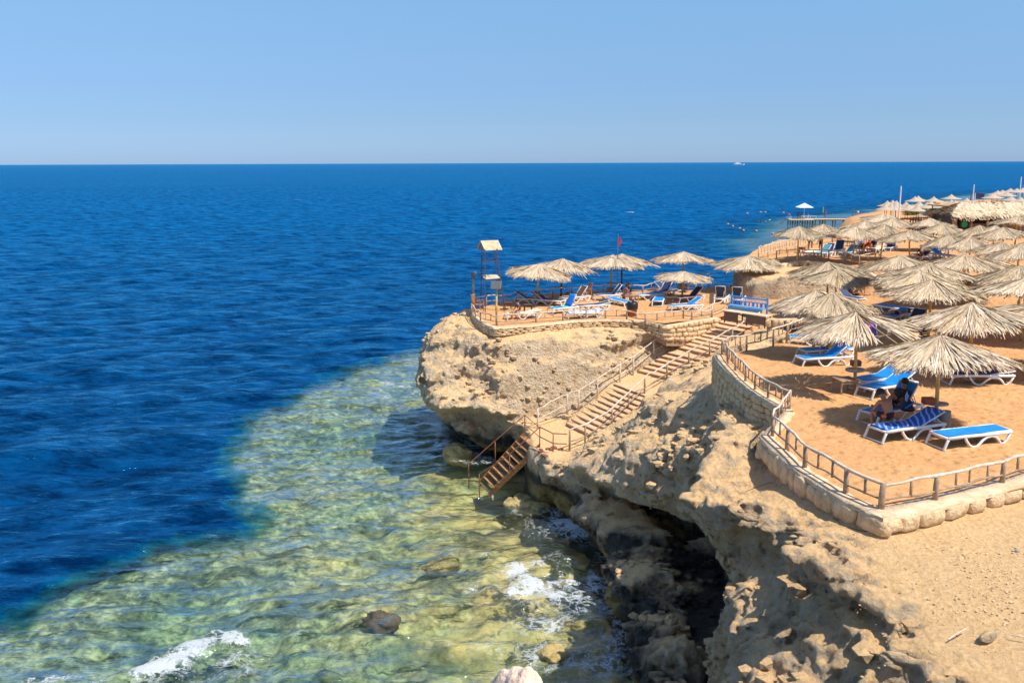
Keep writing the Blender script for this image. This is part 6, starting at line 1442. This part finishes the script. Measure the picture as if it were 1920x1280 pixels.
# ------------------------------------------------------------------ jetty
j0, j1 = P(1480, 411.5, .85), P(1612, 411.5, .85); jet = empty('jetty', j0, 0, 'wooden jetty on dark piles reaching out from the shore', 'jetty'); d = Vector([float(v) for v in (j1-j0)]); dn = d.normalized(); nb = Vector((-dn.y, dn.x, 0)); Lj = d.length
dk_ = MB(); ang = math.atan2(dn.y, dn.x); n = int(Lj/.5)
for k in range(n):
    q = dn*((k+.5)*Lj/n)+nb*1.3; dk_.box((q.x, q.y, 0), (Lj/n-.03, 2.6, .12), rz=ang)
dk_.build('deck', M_cap, jet)
q = dn*2.6+nb*.3; MB().box((q.x, q.y, .01), (5.8, 5.2, .14), rz=ang).build('platform', M_cap, jet)
mb = MB()
for y in (.1, 2.5): q0 = nb*y; mb.tube([q0+Vector((0, 0, -.2)), q0+dn*Lj+Vector((0, 0, -.2))], .12, 4)
mb.build('beam', M_darkw, jet)
for s in list(np.linspace(.3, 5.2, 5))+[6.5, 8.2, 8.9, 11.4, 14, 14.6]:
    for y in ((-2.0, .2, 2.6) if s < 6 else (.2, 2.4)):
        q = dn*s+nb*y; MB().tube([(q.x, q.y, -3.0), (q.x, q.y, -.05)], .13, 7).build('pile', M_darkw, jet)
for k in range(3):
    q = nb*(-1.6+k*1.0)-dn*.2
    MB().tube([(q.x, q.y, .9), (q.x-2.6, q.y, -1.4)], .05, 5).build('ladder_rail', M_metal, jet)
rl = MB()
for s, y in ((0, -2.2), (2.4, -2.2), (4.6, -2.2), (6, -2.2)): q = dn*s+nb*y; rl.tube([(q.x, q.y, 0), (q.x, q.y, 1.0)], .04, 5)
rl.tube([nb*-2.2+dn*2.4+Vector((0, 0, 1)), nb*-2.2+dn*6+Vector((0, 0, 1))], .04, 5); rl.build('railing', M_white, jet)
def onj(px, s=None): 
    p = P(px, 410.6, .9); return p
r = empty('white_parasol', onj(1507), 0, 'white square parasol on the end of the jetty', 'parasol')
MB().add([(0, 0, 4.0), (-1.8, -1.8, 2.9), (1.8, -1.8, 2.9), (1.8, 1.8, 2.9), (-1.8, 1.8, 2.9)], [(0, 1, 2), (0, 2, 3), (0, 3, 4), (0, 4, 1)]).build('canopy', M_whitec, r); MB().tube([(0, 0, -.1), (0, 0, 3.95)], .06, 6).build('pole', M_cwhite, r)
person('bend', onj(1481), R_(190), 'person in orange bending over at the outer end of the jetty', M_skin2, M_corange, M_corange, 1.1)
person('stand', onj(1496), R_(200), 'dark figure standing upright on the jetty', M_skin, M_cblack, M_cblack, 1.1)
person('sit', onj(1504)+np.array([0, 0, .45]), R_(200), 'person in dark red sitting under the white parasol', M_skin, M_cred, M_cnavy, 1.1)
person('sit', onj(1516)+np.array([0, 0, .45]), R_(160), 'person in pink and white sitting right of the white parasol', M_skin2, M_cpink, M_cwhite, 1.1)
p = P(1525, 411, .9); person('stand', p+np.array([0, 8, -1.3]), R_(90), 'person in pale clothes wading behind the jetty', M_skin2, M_cwhite, None, 1.1)
person('stand', onj(1608)+np.array([0, 0, .4]), R_(90), 'person in white top and pink skirt where the jetty meets the shore', M_skin2, M_cwhite, M_cpink, 1.1)
MB().box((0, 0, .4), (1.2, 1.0, .8)).build('blue_tub', M_lblue, None, bevel=.05); o = bpy.data.objects['blue_tub']; o.location = onj(1477.5)-np.array([0, 0, .3]); tag(o, 'pale blue tub at the outer end of the jetty', 'tub')
MB().tube([(0, 0, -.5), (0, 0, 1.6)], .14, 7).build('yellow_marker', M_lime, None); o = bpy.data.objects['yellow_marker']; o.location = P(1543, 398, 0); tag(o, 'thin yellow marker post in the water behind the jetty', 'marker')
MB().tube([(0, 0, -.5), (0, 0, 1.4)], .16, 7).build('red_marker', M_cred, None); o = bpy.data.objects['red_marker']; o.location = P(1542, 412, 0)+np.array([0, -2, 1.2]); tag(o, 'red post in front of the jetty deck', 'marker')
# buoys and swimmers
for k, (px, py) in enumerate([(1365, 421), (1374, 425), (1387, 429), (1394, 433), (1418, 434), (1449, 439)]):
    _, _, Z = proj(P(px, py, 0)); o = MB().blob((0, 0, .1), (.26, .26, .24), k, 2, .03).build('buoy', M_buoy, None, True); o.location = P(px, py, 0); tag(o, 'orange buoy floating off the point, %s from the left in the slanting line' % ORD[k], 'buoy', 'buoys in the slanting line')
for k, (px, py) in enumerate([(1401, 401), (1426, 399), (1435, 399), (1469, 400)]):
    o = MB().blob((0, 0, .15), (.3, .3, .26), k+9, 2, .03).build('buoy', M_buoy, None, True); o.location = P(px, py, 0); tag(o, 'faint orange buoy out beyond the jetty head, %s from the left' % ORD[k], 'buoy', 'buoys beyond the jetty head')
for k, (px, py, m, lb) in enumerate([(1422, 416, M_cred, 'swimmer in red left of the jetty head'), (1435, 416, None, 'bare-chested swimmer between the red one and the jetty head'), (1443, 413, M_cwhite, 'swimmer with a white cap nearest the jetty head'), (1462, 392, None, 'swimmer far out above the jetty head')]):
    p = P(px, py, 0); person('stand', (p[0], p[1], -1.25), k, lb, M_skin2, m, M_cnavy, 1.0, group='swimmers off the jetty')
# boat
bp_ = P(1385, 308.5, 0); dd = 5200.0; bp_ = np.array([bp_[0]/np.linalg.norm(bp_[:2])*dd, bp_[1]/np.linalg.norm(bp_[:2])*dd, 0]); bo = empty('motor_yacht', bp_, 0, 'small white motor yacht on the horizon', 'boat')
s = 62.0
hull = MB(); vs = []
for x, w_, zb_ in ((-.5, .1, .06), (-.2, .12, .06), (.2, .11, .06), (.42, .05, .08), (.52, .002, .11)):
    vs += [(x*s, -w_*s, zb_*s), (x*s, w_*s, zb_*s), (x*s*.94, w_*s*.6, -.02*s), (x*s*.94, -w_*s*.6, -.02*s)]
hull.add(vs, [(i*4+j, i*4+(j+1) % 4, (i+1)*4+(j+1) % 4, (i+1)*4+j) for i in range(4) for j in range(4)]+[(0, 3, 2, 1)]); hull.build('hull', M_whitec, bo)
MB().box((-.08*s, 0, .10*s), (.62*s, .18*s, .07*s), taper=.9).build('cabin', M_whitec, bo); MB().box((-.1*s, 0, .155*s), (.36*s, .14*s, .045*s), taper=.85).build('flybridge', M_whitec, bo)
MB().box((-.08*s, 0, .105*s), (.56*s, .184*s, .02*s)).build('window_band', M_navy, bo)
